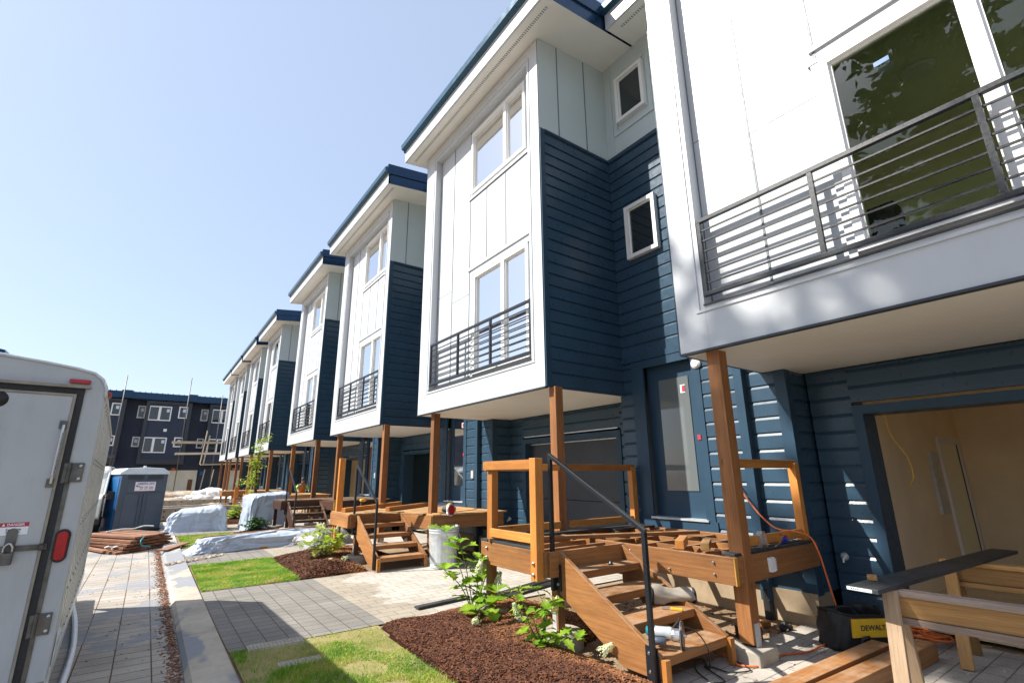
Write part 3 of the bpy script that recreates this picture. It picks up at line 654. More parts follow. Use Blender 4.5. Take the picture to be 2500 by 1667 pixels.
    if near:
        m = MB(); m.lathe([(.001, .09), (.03, .085), (.045, .06), (.03, .03), (.015, .0)], (XG-.02, Wd-.42, .68), 9, Matrix.Rotation(-math.pi/2, 3, 'Y')); m.tube([(XG-.08, Wd-.42, .68), (XG-.12, Wd-.42, .66), (XG-.13, Wd-.42, .62)], .014, 8); m.build('tap', 'galv', t)
        m = MB(); m.box((XW-.045, -1.34, 2.04), (XW-.036, -1.29, 2.11)); m.build('red_tag', 'inkred', t)
        m = MB(); m.box((XW+.084, -1.08, 2.74), (XW+.0875, -1.00, 2.86)); m.build('glass_sticker', 'sticker', door); m = MB(); m.box((XW+.080, -1.08, 2.755), (XW+.0835, -1.03, 2.845)); m.build('sticker_mark', 'inkred', door)
    # garage wall
    G0, G1, GT = (.64 if not first else .12), 3.27, 2.24  # first house: opening widened out of view to let more daylight in
    m = MB(); siding(m, 'x', XG, G1+.10, Wd-.30, .12, 2.80, -1); siding(m, 'x', XG, .0, G0-.10, .12, 2.80, -1); siding(m, 'x', XG, G0-.10, G1+.10, GT+.14, 2.80, -1); m.build('siding', 'navy', t)
    m = MB(); m.box((XG-.04, G1, -.02), (XG+.02, G1+.10, GT+.10)); m.box((XG-.04, G0-.10, -.02), (XG+.02, G0, GT+.10)); m.box((XG-.04, G0, GT), (XG+.02, G1, GT+.10))
    m.box((XG+.02, G1, -.02), (XG+.32, G1+.10, GT+.10)); m.box((XG+.02, G0-.1, -.02), (XG+.32, G0, GT+.10)); m.box((XG+.02, G0, GT), (XG+.32, G1, GT+.10)); m.build('garage_trim', 'navytrim', t)
    if garage == 'closed':
        m = MB()
        for k in range(4): m.box((XG+.12, G0, k*.56+.0), (XG+.17, G1, k*.56+.552))
        m.build('garage_door', 'navydark', t, bevel=.006)
        m = MB(); m.box((XG-.05, G0-.05, GT+.13), (XG-.03, G1+.02, GT+.15)); m.box((XG+.10, G0+.02, GT-.03), (XG+.12, G1-.02, GT-.01)); m.build('door_track', 'galv', t)
    else:
        rm = room(t, XG+.321, 12.0, -.3, 3.66, -.015, 2.70, 'garage_room', 'tan')
        m = MB(); m.poly([(XG+.321, -.3, -.012), (XG+.321, G0-.1, -.012), (XG+.321, G0-.1, 2.7), (XG+.321, -.3, 2.7)]); m.build('inner_garage_wall', 'tan', t); m = MB(); m.poly([(XG+.321, G1+.1, -.012), (XG+.321, 3.66, -.012), (XG+.321, 3.66, 2.7), (XG+.321, G1+.1, 2.7)])
        m.build('inner_garage_wall', 'tan', t)
        m = MB(); m.box((10.02, 3.62, .95), (10.42, 3.66, 1.90)); m.build('electric_panel', 'galv', t)
        m = MB(); m.box((10.60, 3.62, -.01), (10.70, 3.665, 2.16)); m.box((11.70, 3.62, -.01), (11.80, 3.665, 2.16)); m.box((10.70, 3.62, 2.06), (11.70, 3.665, 2.16)); dfm = m.build('inner_door', 'vinyl', t)
        m = MB(); m.box((10.72, 3.652, .0), (11.66, 3.657, 2.05)); m.build('door_leaf', 'wallroom', dfm)
        m = MB(); m.box((11.66, 3.645, .0), (11.70, 3.659, 2.05)); m.build('door_gap', 'rubber', dfm)
    if first:
        m = MB(); m.box((4.565, .90-y0-.06, 4.955), (4.572, .90-y0+.05, 5.00)); m.build('blue_tape', 'pottyblue', t)
        m = MB(); m.lathe([(.001, -.03), (.13, -.028), (.15, -.01), (.15, .0)], (5.87, .886-y0, 5.61), 22); m.build('ceiling_light', 'vinyl', t)
        m = MB(); m.box((4.85, 1.10-y0, 2.96), (5.1, 1.30-y0, 3.85)); m.build('speaker_box', 'rubber', t, bevel=.01)
        m = MB(); m.tube(smooth_path([(XG+.34, 2.12-y0, 2.26), (XG+.36, 2.10-y0, 2.0), (XG+.40, 2.00-y0, 1.75), (XG+.38, 1.98-y0, 1.55), (XG+.40, 2.03-y0, 1.45)], 8), .006, 6); m.build('yellow_cable', 'yellow', t)
    # roof: low-slope slab over the bay and over the recess
    ye0, ye1 = -.74, min(Wd+.36, Wd+.36); xb = 13.2
    def slab(x0, yA, yB, name, fas=True):
        z0 = rz(x0); ze = rz(xb); s_ = MB()
        s_.poly([(x0, yA, z0), (xb, yA, ze), (xb, yB, ze), (x0, yB, z0)]); o = s_.build('roof_soffit', 'offwhite', t)
        v = MB(); xx = x0+.16
        v.poly([(xx, yA+.12, rz(xx)-.004), (xx+.012, yA+.12, rz(xx+.012)-.004), (xx+.012, yB-.12, rz(xx+.012)-.004), (xx, yB-.12, rz(xx)-.004)])
        n = int((yB-yA-.3)/.045) if near else 0
        v2 = MB()
        for k in range(n):
            y = yA+.15+k*.045
            for q in (0, .03): v2.poly([(xx+q, y, rz(xx+q)-.003), (xx+q+.018, y, rz(xx+q+.018)-.003), (xx+q+.018, y+.022, rz(xx+q+.018)-.003), (xx+q, y+.022, rz(xx+q)-.003)])
        if n: v2.build('soffit_vent', 'navydark', o)
        f = MB(); f.box((x0-.02, yA, z0-.005), (x0+.02, yB, z0+.31)); f.build('fascia', 'white', t)
        g_ = MB(); g_.prism([(x0-.02, yA-.02, z0+.30), (x0-.12, yA-.02, z0+.33), (x0-.135, yA-.02, z0+.44), (x0-.10, yA-.02, z0+.46), (x0-.02, yA-.02, z0+.46)], (0, yB-yA+.04, 0)); g_.build('gutter', 'gutter', t)
        r_1 = MB()
        P = lambda x, y, d: (x, y, rz(x)+d)
        r_1.poly([P(x0-.02, yA, .50), P(xb, yA, .50), P(xb, yB, .50), P(x0-.02, yB, .50)]); k = yA+.02
        while k < yB:
            r_1.beam(P(x0-.03, k, .52), P(xb, k, .52), .03, .05); k += .41
        for y, sg in ((yA, -1), (yB, 1)):
            r_1.poly([P(x0-.018, y, -.004), P(xb, y, -.004), P(xb, y, .30), P(x0-.018, y, .30)]); yy = y+sg*.03
            r_1.poly([P(x0-.05, yy, .28), P(xb, yy, .28), P(xb, yy, .56), P(x0-.05, yy, .56)]); r_1.poly([P(x0-.05, yy, .28), P(xb, yy, .28), P(xb, y, .28), P(x0-.05, y, .28)]); r_1.poly([P(x0-.05, yy, .56), P(xb, yy, .56), P(xb, y-sg*.02, .56), P(x0-.05, y-sg*.02, .56)])
        r_1.poly([P(x0-.05, yA-.03, .44), P(x0-.05, yA+.1, .44), P(x0-.05, yA+.1, .56), P(x0-.05, yA-.03, .56)])
        r_1.build('roof', 'roofnavy', t)
    slab(4.02, ye0, ye1, 'roof'); slab(5.42, N0+.4, ye0-.035, 'roof')
    # body
    m = MB(); m.poly([(13, N0, 0), (13, Wd, 0), (13, Wd, 10), (13, N0, 10)]); m.poly([(XW+.16, N0, .3), (13, N0, .3), (13, N0, 10), (XW+.16, N0, 9.25)])
    m.poly([(XW, Wd-.02, 2.8), (13, Wd-.02, 2.8), (13, Wd-.02, 10), (XW, Wd-.02, 9.25)])
    if last: m.poly([(XW, Wd+.01, 0), (13, Wd+.01, 0), (13, Wd+.01, 10), (XW, Wd+.01, 9.2)])
    m.build('party_wall', 'navytrim', t)
    # timber posts under the bay
    for y in (.0+.04 if not first else .04, Wd-.44 if not first else Wd-.23):
        p = MB(); p.beam((4.62, y-.07, .13), (4.62, y-.07, zb), .14, .14, (1, 0, 0)); po = p.build('support_post', 'cedarpost', t, bevel=.006 if near else 0)
        p = MB(); p.prism([(4.46, y-.23, -.06), (4.78, y-.23, -.06), (4.78, y+.09, -.06), (4.46, y+.09, -.06)], (0, 0, .17)); p.build('post_footing', 'concrete', po, bevel=.015 if near else 0)
        for sy in (-.148, .001):
            p = MB(); p.box((4.58, y+sy, .10), (4.66, y+sy+.007, .30)); p.build('post_bracket', 'galv', po)
    return t
HL = [(-1.06, 4.12, 'nearest white townhouse, its bay cut by the right edge and dappled with tree shade'),
      (5.34, 4.24, 'white and navy townhouse with grey garage door behind the nearest stairs'),
      (11.74, 4.15, 'second whole white bay house, behind the steps with the metal rubbish can'),
      (17.9, 4.03, 'third whole white bay house, above the dark stained steps'),
      (25.97, 3.7, 'fourth whole white bay house, behind the young tree, after the wider gap'),
      (31.6, 3.86, 'fifth whole white bay house, just beyond the young tree'),
      (37.05, 3.95, 'second farthest white bay house in the row'),
      (42.4, 3.6, 'farthest white bay house at the end of the row')]
HOUSES = []
for i, (y0, Wd, lab) in enumerate(HL):
    HOUSES.append(townhouse(y0, Wd, lab, first=(i == 0), last=(i == 7), near=i < 3, garage='closed' if i in (1, 5, 6, 7) else 'open', deep=i < 4))
for i in (3, 4, 5, 6):   # wall closing the gap between neighbouring bays
    pass

# ------------------------------------------------------------------ porches: timber deck, stairs and rails
def bm1(p0, p1, wd, h, name, mat, par, up=(0, 0, 1), bevel=.005):
    m = MB(); m.beam(p0, p1, wd, h, up); return m.build(name, mat, par, bevel=bevel)
def bolt(par, p, axis, r=.016):
    q = Vector(p); m = MB(); m.tube([q, q+Vector(axis)*.014], r, 8); m.tube([q+Vector(axis)*.012, q+Vector(axis)*.024], r*.6, 6); return m.build('bolt', 'steel', par)
def porch(dy, dz, label, wd='cedar', rl='orange', full=False, hand=True, cover=None, stairs=True, bev=.005):
    t = thing('porch_stairs', label, 'porch steps', (0, dy, dz), 0, 'timber porch decks with steps')
    Z = .86; zb = Z-.1175; B = lambda a, b, n='beam', mt=wd, w_=.042, h=.235, zc=zb: bm1((*a, zc), (*b, zc), w_, h, n, mt, t, bevel=bev)
    B((4.415, 2.70), (4.415, 5.22)); 
    B((4.44, 2.722), (6.05, 2.722)); B((3.30, 4.015), (3.30, 5.18)); B((3.322, 5.16), (6.05, 5.16)); B((3.322, 4.005), (4.39, 4.005)); B((6.03, 2.75), (6.03, 5.13))
    e = MB(); e.box((4.392, 2.688, Z-.235), (4.438, 2.699, Z-.002)); e.build('end_cap', 'endgrain', t)
    for y in (3.12, 3.52, 3.92, 4.32, 4.72): bm1((4.44, y, Z-.09), (6.0, y, Z-.09), .04, .14, 'joist', wd, t, bevel=0)
    for y in (4.30, 4.62, 4.9): bm1((3.33, y, Z-.09), (4.39, y, Z-.09), .04, .14, 'joist', wd, t, bevel=0)
    for k, x in enumerate((4.85, 5.3, 5.7)):
        for j, y in enumerate((2.75, 3.14, 3.54, 3.94, 4.34, 4.74)):
            if (j+k) % 2 == 0 or full: bm1((x+.1*(j % 2), y, Z-.09), (x+.1*(j % 2), y+.36, Z-.09), .04, .13, 'blocking', wd, t, bevel=0)
    # landing posts on round footings
    for x, y, zt in ((3.36, 5.08, Z-.02), (3.50, 4.09, Z-.25)):
        p = bm1((x, y, .13), (x, y, zt), .09, .09, 'post', wd, t, (1, 0, 0), bevel=bev)
        f = MB(); f.lathe([(.215, -.15), (.215, .10), (.20, .125), (.001, .127)], (x+.03, y, 0), 24); f.build('post_footing', 'concrete', p)
        for dx in (-.05, .044):
            f = MB(); f.box((x+dx, y-.025, .12), (x+dx+.006, y+.03, .29)); f.build('post_bracket', 'galv', p)
    # steps
    if stairs:
        prof = [(4.0, .86), (4.0, .47), (3.22, .05), (2.92, .05), (2.82, .07), (2.82, .215)]
        for x in (3.445, 4.345):
            m = MB(); m.prism([(x, a, b) for a, b in prof], (.045, 0, 0)); m.build('stringer', wd, t, bevel=bev)
        for k, (y, z) in enumerate(((3.74, .70), (3.43, .54), (3.12, .38), (2.81, .215))):
            m = MB(); m.beam((3.492, y+.15, z-.035), (4.343, y+.15, z-.035), .30, .07, (0, 0, 1)); m.build('tread', wd, t, bevel=bev+.002 if bev else 0)
        for x in (3.47, 4.36):
            m = MB(); m.box((x-.03, 2.775, .0), (x+.03, 2.818, .205)); m.build('stringer_block', 'orange', t)
        m = MB(); m.box((4.24, 3.48, .24), (4.30, 3.484, .42)); m.build('angle_bracket', 'galv', t)
    if hand:
        h = MB(); hx = 3.41
        h.beam((hx, 4.05, .50), (hx, 4.05, 1.78), .038, .038, (1, 0, 0)); h.beam((hx, 2.87, .03), (hx, 2.87, 1.13), .038, .038, (1, 0, 0)); h.beam((hx, 4.068, 1.80), (hx, 2.852, 1.135), .038, .038)
        ho = h.build('handrail', 'black', t, bevel=.003)
        for y_, z_ in ((3.96, .50), (2.84, .04)):
            h = MB(); h.box((hx+.02, y_, z_), (hx+.032, y_+.12, z_+.24)); h.build('mounting_plate', 'black', ho)
        for y, z in ((3.995, .56), (3.995, .68), (2.92, .10), (2.92, .23)): bolt(ho, (hx+.03, y, z), (-1, 0, 0))
    if full:
        def post(x, y, z0, z1, w_=.088): return bm1((x, y, z0), (x, y, z1), w_, w_, 'rail_post', rl, t, (1, 0, 0), bevel=.004)
        post(3.36, 5.055, Z, 1.655); post(3.246, 4.085, .60, 1.765, .10); post(6.0, 5.20, Z, 1.70); post(5.98, 2.80, Z, 1.70); post(3.37, 5.145, Z, 1.64, .04)
        def rail(a, b, z, n, h=.088): return bm1((*a, z), (*b, z), .040, h, n, rl, t, bevel=.004)
        rail((3.29, 5.14), (3.29, 4.14), 1.705, 'top_rail', .10); rail((3.34, 5.20), (4.53, 5.20), 1.69, 'top_rail'); rail((4.70, 5.20), (6.04, 5.20), 1.69, 'top_rail')
        rail((3.30, 5.0), (3.30, 4.14), .965, 'lower_rail'); rail((3.42, 5.20), (4.53, 5.20), .955, 'lower_rail'); rail((4.70, 5.20), (5.95, 5.20), .955, 'lower_rail')
        rail((4.72, 2.80), (6.02, 2.80), 1.69, 'top_rail'); rail((4.72, 2.80), (5.93, 2.80), .955, 'lower_rail')
        for y, z in ((4.085, .66), (4.085, .76), (5.05, .70), (5.05, .80)): bolt(t, (3.195 if y < 4.5 else 3.278, y, z), (-1, 0, 0))
        for y, z in ((2.9, .70), (2.9, .80), (3.9, .8), (3.4, .68)): bolt(t, (4.393, y, z), (-1, 0, 0), .011)
    dk = lambda a, b, w_=.14, mt='darkboard', z=Z+.014: bm1((*a, z), (*b, z), w_, .024, 'deck_board', mt, t, bevel=.003)
    if cover == 'edge':
        dk((4.44, 2.775), (6.05, 2.775), .13); dk((3.28, 5.12), (6.05, 5.12), .14); dk((3.33, 4.95), (3.33, 4.2), .10); dk((5.2, 4.9), (6.0, 4.9), .13)
    elif cover:
        k = 3.30
        while k < 6.0:
            y0 = 4.0 if k < 4.38 else 2.70; dk((k+.07, y0), (k+.07, 5.2), .136, cover); k += .142
    return t
def plain_upright():
    m = MB(); m.beam((0, 0, 0), (0, 0, 1.98), .09, .12, (1, 0, 0)); o = m.build('timber_upright', 'orange', bevel=.004); o.location = (3.385, 10.97, -.01)
    tag(o, 'tall fresh orange upright at the far corner of the second porch', 'upright')
porch(0, 0, 'nearest timber porch with open joists, fresh orange rails and a black handrail', full=True, cover='edge')
porch(6.0, 0, 'timber porch without side rails behind the metal rubbish can', cover='raw')
plain_upright()
porch(12.05, .04, 'dark stained porch steps with a black handrail in the shade', wd='darkstain', cover='darkstain')
porch(18.3, .02, 'far bare timber porch deck where the worker stands', hand=False, cover='raw', bev=0, stairs=False)
porch(26.3, .02, 'farthest timber porch deck, beyond the worker and the young tree', hand=False, cover='raw', bev=0, stairs=False)
# ------------------------------------------------------------------ things on and around the nearest porch
def one(name, label, cat, build, mat, group=None, loc=(0, 0, 0), rz_=0, **kw):
    m = MB(); build(m); o = m.build(name, mat, **kw); o.location = loc; o.rotation_euler = (0, 0, rz_); return tag(o, label, cat, group)
def plain_beam(name, label, cat, a, b, w_, h, mat, group=None, bevel=.004):
    a = Vector(a); b = Vector(b); c = a; m = MB(); m.beam((0, 0, 0), b-a, w_, h); o = m.build(name, mat, bevel=bevel); o.location = a; return tag(o, label, cat, group)
plain_beam('loose_stud', 'long loose brown stud lying across the joists of the nearest porch', 'stud', (3.27, 5.0, .885), (5.65, 3.9, .895), .088, .04, 'cedar')
plain_beam('timber_offcut', 'short square timber offcut left of the nearest post, showing its end grain', 'offcut', (4.42, 3.28, .91), (4.80, 3.50, .91), .085, .085, 'orange')
plain_beam('timber_offcut', 'short timber offcut touching the nearest post on the open deck', 'offcut', (4.52, 3.06, .905), (4.85, 3.25, .905), .08, .07, 'raw')
# cordless router lying on the lowest tread
def router():
    t = thing('router', 'teal and grey power router lying on the lowest tread', 'power tool', (3.69, 2.87, .325), R(-60))
    m = MB(); X = Matrix.Rotation(math.pi/2, 3, 'Y')
    m.lathe([(.001, .06), (.105, .06), (.108, .072), (.001, .074)], (0, 0, 0), 28, X); m.build('base_plate', 'black', t)
    m = MB(); m.lathe([(.045, -.02), (.050, -.0), (.050, .06)], (0, 0, 0), 20, X); m.lathe([(.104, .052), (.110, .058), (.110, .062), (.104, .064)], (0, 0, 0), 28, X); m.build('collar', 'steel', t)
    m = MB(); m.lathe([(.001, -.215), (.030, -.212), (.042, -.19), (.044, -.10), (.046, -.02), (.040, -.01)], (0, 0, .01), 20, X); m.build('motor_body', 'galv', t, smooth=True)
    m = MB(); m.lathe([(.001, -.225), (.030, -.222), (.046, -.195), (.047, -.155), (.044, -.15)], (0, 0, .011), 20, X); m.build('motor_cap', 'teal', t, smooth=True)
    m = MB(); m.tube([(-.19, -.055, -.035), (-.13, -.065, -.04), (-.06, -.06, -.035)], [.026, .03, .026], 12); m.build('handle', 'pottygrey', t, smooth=True)
    m = MB(); m.tube([(-.02, .05, .03), (.03, .06, .085), (.05, .06, .12)], .008, 8); m.build('lock_lever', 'rubber', t)
    m = MB(); m.lathe([(.001, .07), (.012, .072), (.010, .095), (.001, .10)], (0, 0, 0), 10, X); m.build('collet', 'steel', t)
    for a in (.6, 2.2, 3.8, 5.4):
        m = MB(); m.lathe([(.001, .074), (.006, .0745), (.001, .076)], (0, .085*math.cos(a), .085*math.sin(a)), 8, X); m.build('screw', 'steel', t)
router()
def roll_bag():
    t = thing('canvas_bag', 'grey canvas tool bag rolled up on the third tread', 'bag', (4.30, 3.33, .465), R(-40))
    m = MB(); n = 26; rings = 16
    for i in range(rings+1):
        u = i/rings; x = -.20+.40*u; r0 = .078-.012*u+.007*math.sin(9*u)
        for j in range(n):
            a = 2*math.pi*j/n; rr = r0*(1+.07*math.sin(3*a+5*u)+.05*math.sin(7*a-11*u)); fl = 1.25-.25*min(1, u*3)
            m.v.append((x+.015*math.sin(2*a), rr*math.cos(a), max(-.078, rr*fl*math.sin(a)*(.9 if u > .3 else 1.05))))
    for i in range(rings):
        for j in range(n): m.f.append((i*n+j, i*n+(j+1) % n, (i+1)*n+(j+1) % n, (i+1)*n+j)); m.uv.append([(0, 0)]*4); m.mi.append(0)
    m.f.append(tuple(range(n))); m.uv.append([(0, 0)]*n); m.mi.append(0); m.f.append(tuple(range(rings*n, rings*n+n))[::-1]); m.uv.append([(0, 0)]*n); m.mi.append(0)
    m.build('bag_body', 'canvas', t, smooth=True)
    m = MB(); m.lathe([(.052, .185), (.070, .19), (.072, .21), (.050, .222), (.001, .215)], (0, 0, -.004), 14, Matrix.Rotation(math.pi/2, 3, 'Y')); m.build('bag_rim', 'rubber', t, smooth=True)
    m = MB(); m.lathe([(.088, -.235), (.095, -.20), (.088, -.185)], (0, 0, .006), 14, Matrix.Rotation(math.pi/2, 3, 'Y')); m.build('bag_mouth', 'bagblack', t, smooth=True)
roll_bag()
def knife():
    t = thing('utility_knife', 'yellow handled utility knife on the third tread', 'knife', (4.12, 3.22, .392), R(-62))
    m = MB(); m.box((0, -.012, -.010), (.11, .012, .010)); m.build('handle', 'yellow', t, bevel=.004)
    m = MB(); m.box((-.08, -.010, -.008), (0, .010, .008)); m.build('blade_holder', 'steel', t, bevel=.002)
knife()
one('screw_clip', 'small black screw clip on the topmost tread', 'clip', lambda m: (m.tube([(-.03, 0, .0), (0, 0, .012), (.04, .01, .0)], .007, 6), m.lathe([(.018, 0), (.022, .012), (.012, .03), (.001, .032)], (0, 0, 0), 10)), 'black', None, (4.0, 3.83, .703))
# things on the near edge board
def clamp():
    t = thing('bar_clamp', 'small blue clamp lying on the near edge board of the deck', 'clamp', (5.50, 2.79, .89), R(15))
    m = MB(); m.beam((-.35, 0, .006), (.06, 0, .006), .014, .006); m.build('bar', 'steel', t)
    m = MB(); m.prism([(-.02, -.02, .0), (.09, -.02, .0), (.12, -.02, .04), (.07, -.02, .085), (-.03, -.02, .05)], (0, .04, 0)); m.build('jaw', 'blue', t, bevel=.006)
    m = MB(); m.tube([(.02, -.05, .02), (.03, .0, .05), (.09, .05, .07)], .012, 8); m.build('trigger', 'blue', t)
    m = MB(); m.lathe([(.012, 0), (.014, .02), (.001, .022)], (.03, -.03, .05), 8); m.build('button', 'redpaint', t)
clamp()
one('plastic_cup', 'clear plastic clip pack standing on the near edge board', 'plastic pack', lambda m: (m.box((-.05, -.028, 0), (.05, .028, .028)), m.prism([(-.05, -.026, .028), (.05, -.026, .028), (.046, -.026, .115), (.02, -.026, .15), (-.02, -.026, .15), (-.046, -.026, .115)], (0, .052, 0))), 'plastic', None, (5.05, 2.77, .886))
one('paper_cup', 'white torn cup hung on the near side beam', 'cup', lambda m: (m.prism([(-.04, 0, 0), (.04, 0, 0), (.045, 0, .11), (.03, 0, .13), (-.045, 0, .125)], (0, -.03, 0)), [m.box((.04, -.03, .01+k*.022), (.062, -.004, .024+k*.022)) for k in range(5)]), 'sticker', None, (5.02, 2.70, .68))
# planks, tool bag, saw horses
PR = R(-3)
plain_beam('timber_plank', 'brown plank on the paving with the tool bag on it', 'plank', (3.1, 2.17, .07), (5.52, 2.06, .07), .15, .14, 'cedar', None, .006)
plain_beam('timber_plank', 'longer brown plank beside it, running under the saw horse legs', 'plank', (3.1, 1.99, .07), (5.86, 1.83, .07), .15, .14, 'cedar', None, .006)
def tool_bag():
    t = thing('tool_bag', 'black tool bag with a yellow side panel, gaping open', 'tool bag', (5.72, 2.36, .0), R(-30))
    L, Wd, H = .29, .17, .32; n = 40; rings = 9; m = MB()
    for i in range(rings+1):
        u = i/rings; z = H*u
        for j in range(n):
            a = 2*math.pi*j/n; c, s_ = math.cos(a), math.sin(a); e = .55
            x = L*(1.02-.12*u)*math.copysign(abs(c)**e, c); y = Wd*(1+.06*math.sin(3*u))*math.copysign(abs(s_)**e, s_)
            f = .012*math.sin(6*a+8*u)+.010*math.sin(11*a-5*u); sag = (.03*math.sin(a*2+1)-.02*abs(c))*u
            m.v.append((x*(1+f*2), y*(1+f*4), z+sag+.004))
    for i in range(rings):
        for j in range(n): m.f.append((i*n+j, i*n+(j+1) % n, (i+1)*n+(j+1) % n, (i+1)*n+j)); m.uv.append([(0, 0)]*4); m.mi.append(0)
    m.f.append(tuple(range(n))[::-1]); m.uv.append([(0, 0)]*n); m.mi.append(0)
    b = m.build('bag_body', 'bagblack', t, smooth=True); b.modifiers.new('cloth', 'SOLIDIFY').thickness = .008
    rim = [tuple(m.v[rings*n+j]) for j in range(n)]; m2 = MB(); m2.tube([(x, y, z+.003) for x, y, z in rim]+[(rim[0][0], rim[0][1], rim[0][2]+.003)], .009, 6); m2.build('bag_rim', 'rubber', t, smooth=True)
    m2 = MB(); m2.poly([(-L*.9, -Wd*.85, H*.7), (L*.9, -Wd*.85, H*.7), (L*.9, Wd*.85, H*.7), (-L*.9, Wd*.85, H*.7)]); m2.build('bag_inside', 'rubber', t)
    m2 = MB(); m2.prism([(-.16, -Wd-.040, .13), (.26, -Wd-.040, .125), (.26, -Wd-.034, .275), (-.14, -Wd-.034, .28)], (0, .02, 0)); yp = m2.build('yellow_panel', 'yellow', t)
    text('bag_lettering', 'DEWALT', .062, 'inkdark', yp, face_matrix((.05, -Wd-.0415, .205), (0, -1, .02)), ext=.0004)
    m2 = MB(); m2.tube([(-.10, -Wd-.03, .06), (-.08, -Wd-.06, .13), (-.03, -Wd-.065, .14), (.0, -Wd-.03, .06)], .014, 8); m2.build('strap', 'bagblack', t, smooth=True)
    m2 = MB(); m2.tube([(-.16, .02, .26), (-.10, .03, .33), (.06, .03, .335), (.14, .02, .26)], .012, 8); m2.build('carry_handle', 'rubber', t, smooth=True)
tool_bag()
def sawhorse(loc, rz_, label, worn):
    t = thing('saw_horse', label, 'saw horse', loc, rz_)
    L = 1.15; top = .82
    bm1((0, .05, top-.02), (0, -L, top-.02), .09, .04, 'top_rail', 'greywood' if worn else 'raw', t)
    bm1((.0, .02, top-.105), (0, -L, top-.105), .045, .125, 'web_board', 'raw', t)
    bm1((.0, .0, top-.19), (0, -L, top-.19), .09, .04, 'lower_rail', 'greywood' if worn else 'raw', t)
    for y in (-.02, -L+.08):
        for sx in (-1, 1):
            bm1((sx*.045, y, top-.005 if sx < 0 else top-.06), (sx*.27, y+.02*sx, 0), .088, .04, 'leg', 'weathered' if worn else 'raw', t, (1, 0, .2))
    return t
def sawhorse_near():
    return sawhorse((4.30, 1.50, 0), R(4), 'near saw horse with worn grey rails and weathered legs', True)
sawhorse_near()
sawhorse((6.05, 1.60, 0), R(2), 'second saw horse nearer the garage, of clean pale timber', False)
def blackboard():
    t = thing('trim_board', 'long dark trim board laid across both saw horses', 'board', (0, 0, 0))
    bm1((4.0, 1.55, .836), (6.95, 1.37, .836), .195, .028, 'board', 'darkboard', t, bevel=.003)
    o = MB(); d = Vector((2.95, -.18, 0)).normalized(); s_ = Vector((-d.y, d.x, 0)); p = Vector((4.0, 1.55, .836))-d*.0015
    o.poly([p-s_*.06-Vector((0, 0, .010)), p+s_*.092-Vector((0, 0, .010)), p+s_*.092+Vector((0, 0, .010)), p-s_*.06+Vector((0, 0, .010))]); lab = o.build('end_label', 'sticker', t)
    o = MB(); q = p-d*.001
    for k in range(4): o.poly([q+s_*(.06-k*.012)-Vector((0, 0, .005)), q+s_*(.066-k*.012)-Vector((0, 0, .005)), q+s_*(.066-k*.012)+Vector((0, 0, .004)), q+s_*(.06-k*.012)+Vector((0, 0, .004))])
    o.build('label_print', 'inkdark', lab)
blackboard()
one('scrap_block', 'small pale offcut lying on the end of the near saw horse', 'offcut', lambda m: m.box((-.05, -.03, 0), (.05, .03, .028)), 'raw', None, (4.34, 1.60, .852), R(20), bevel=.004)
plain_beam('timber_block', 'dark brown timber block lying right behind the nearest post footing', 'block', (5.02, 3.12, .06), (5.22, 3.02, .06), .12, .12, 'darkstain')
plain_beam('timber_block', 'small orange block by the drain pipe under the deck', 'block', (5.62, 3.22, .02), (5.74, 3.20, .02), .07, .05, 'orange')
one('rag', 'crumpled dark rag on the ground beside the drain pipe', 'rag', lambda m: m.tube(smooth_path([(0, 0, 0), (.06, .03, .03), (.10, -.02, .02), (.16, .02, .01)], 4), [.02, .035, .04, .03, .03, .045, .03, .02, .02, .03, .02, .012, .01], 8), 'bagblack', None, (5.62, 2.98, .01))
# cords
def cord(name, label, pts, r, mat, plug=None):
    m = MB(); m.tube(smooth_path(pts), r, 8)
    if plug is None: o = m.build(name, mat, smooth=True); return tag(o, label, 'cord')
    t = thing(name, label, 'cord', (0, 0, 0)); m.build('cable', mat, t, smooth=True); return t
oc = cord('extension_cord', 'orange extension cord running from wall socket over the deck to the bag', [(6.07, 3.58, 1.53), (5.95, 3.45, 1.40), (5.75, 3.15, 1.15), (5.60, 2.90, 1.02), (5.62, 2.72, 1.00), (5.72, 2.62, .95), (5.78, 2.58, .80), (5.85, 2.56, .5), (5.86, 2.52, .25), (5.82, 2.45, .12)], .0085, 'orangecord')
t = thing('extension_cord', 'orange extension cord end lying on the paving before the steps', 'cord', (0, 0, 0))
m = MB(); m.tube(smooth_path([(4.47, 2.96, .03), (4.40, 2.84, .010), (4.36, 2.74, .009), (4.46, 2.63, .009), (4.68, 2.61, .009), (4.88, 2.65, .009), (5.05, 2.58, .009), (5.21, 2.53, .009), (5.40, 2.53, .012), (5.54, 2.50, .03)]), .0085, 8); m.build('cable', 'orangecord', t, smooth=True)
m = MB(); m.tube([(4.445, 2.93, .03), (4.475, 2.985, .032), (4.50, 3.03, .034)], [.020, .030, .028], 12); m.build('socket_end', 'orangecord', t, smooth=True)
pts = []
for k in range(130):
    a = k*.42; rr = .17+.05*math.sin(k*.9)+.03*math.sin(k*.31); pts.append((6.38+rr*1.25*math.cos(a)+.06*math.sin(k*.13), 1.98+rr*.9*math.sin(a), .02+.09*abs(math.sin(k*.21))*(.4+.6*math.sin(k*.05)**2)))
m = MB(); m.tube(smooth_path(pts, 4), .0085, 7); tag(m.build('extension_cord', 'orangecord', smooth=True), 'tangled orange cord coil behind the near saw horse', 'cord')
t = thing('power_cord', 'black power cord of the router looping onto the paving', 'cord', (0, 0, 0))
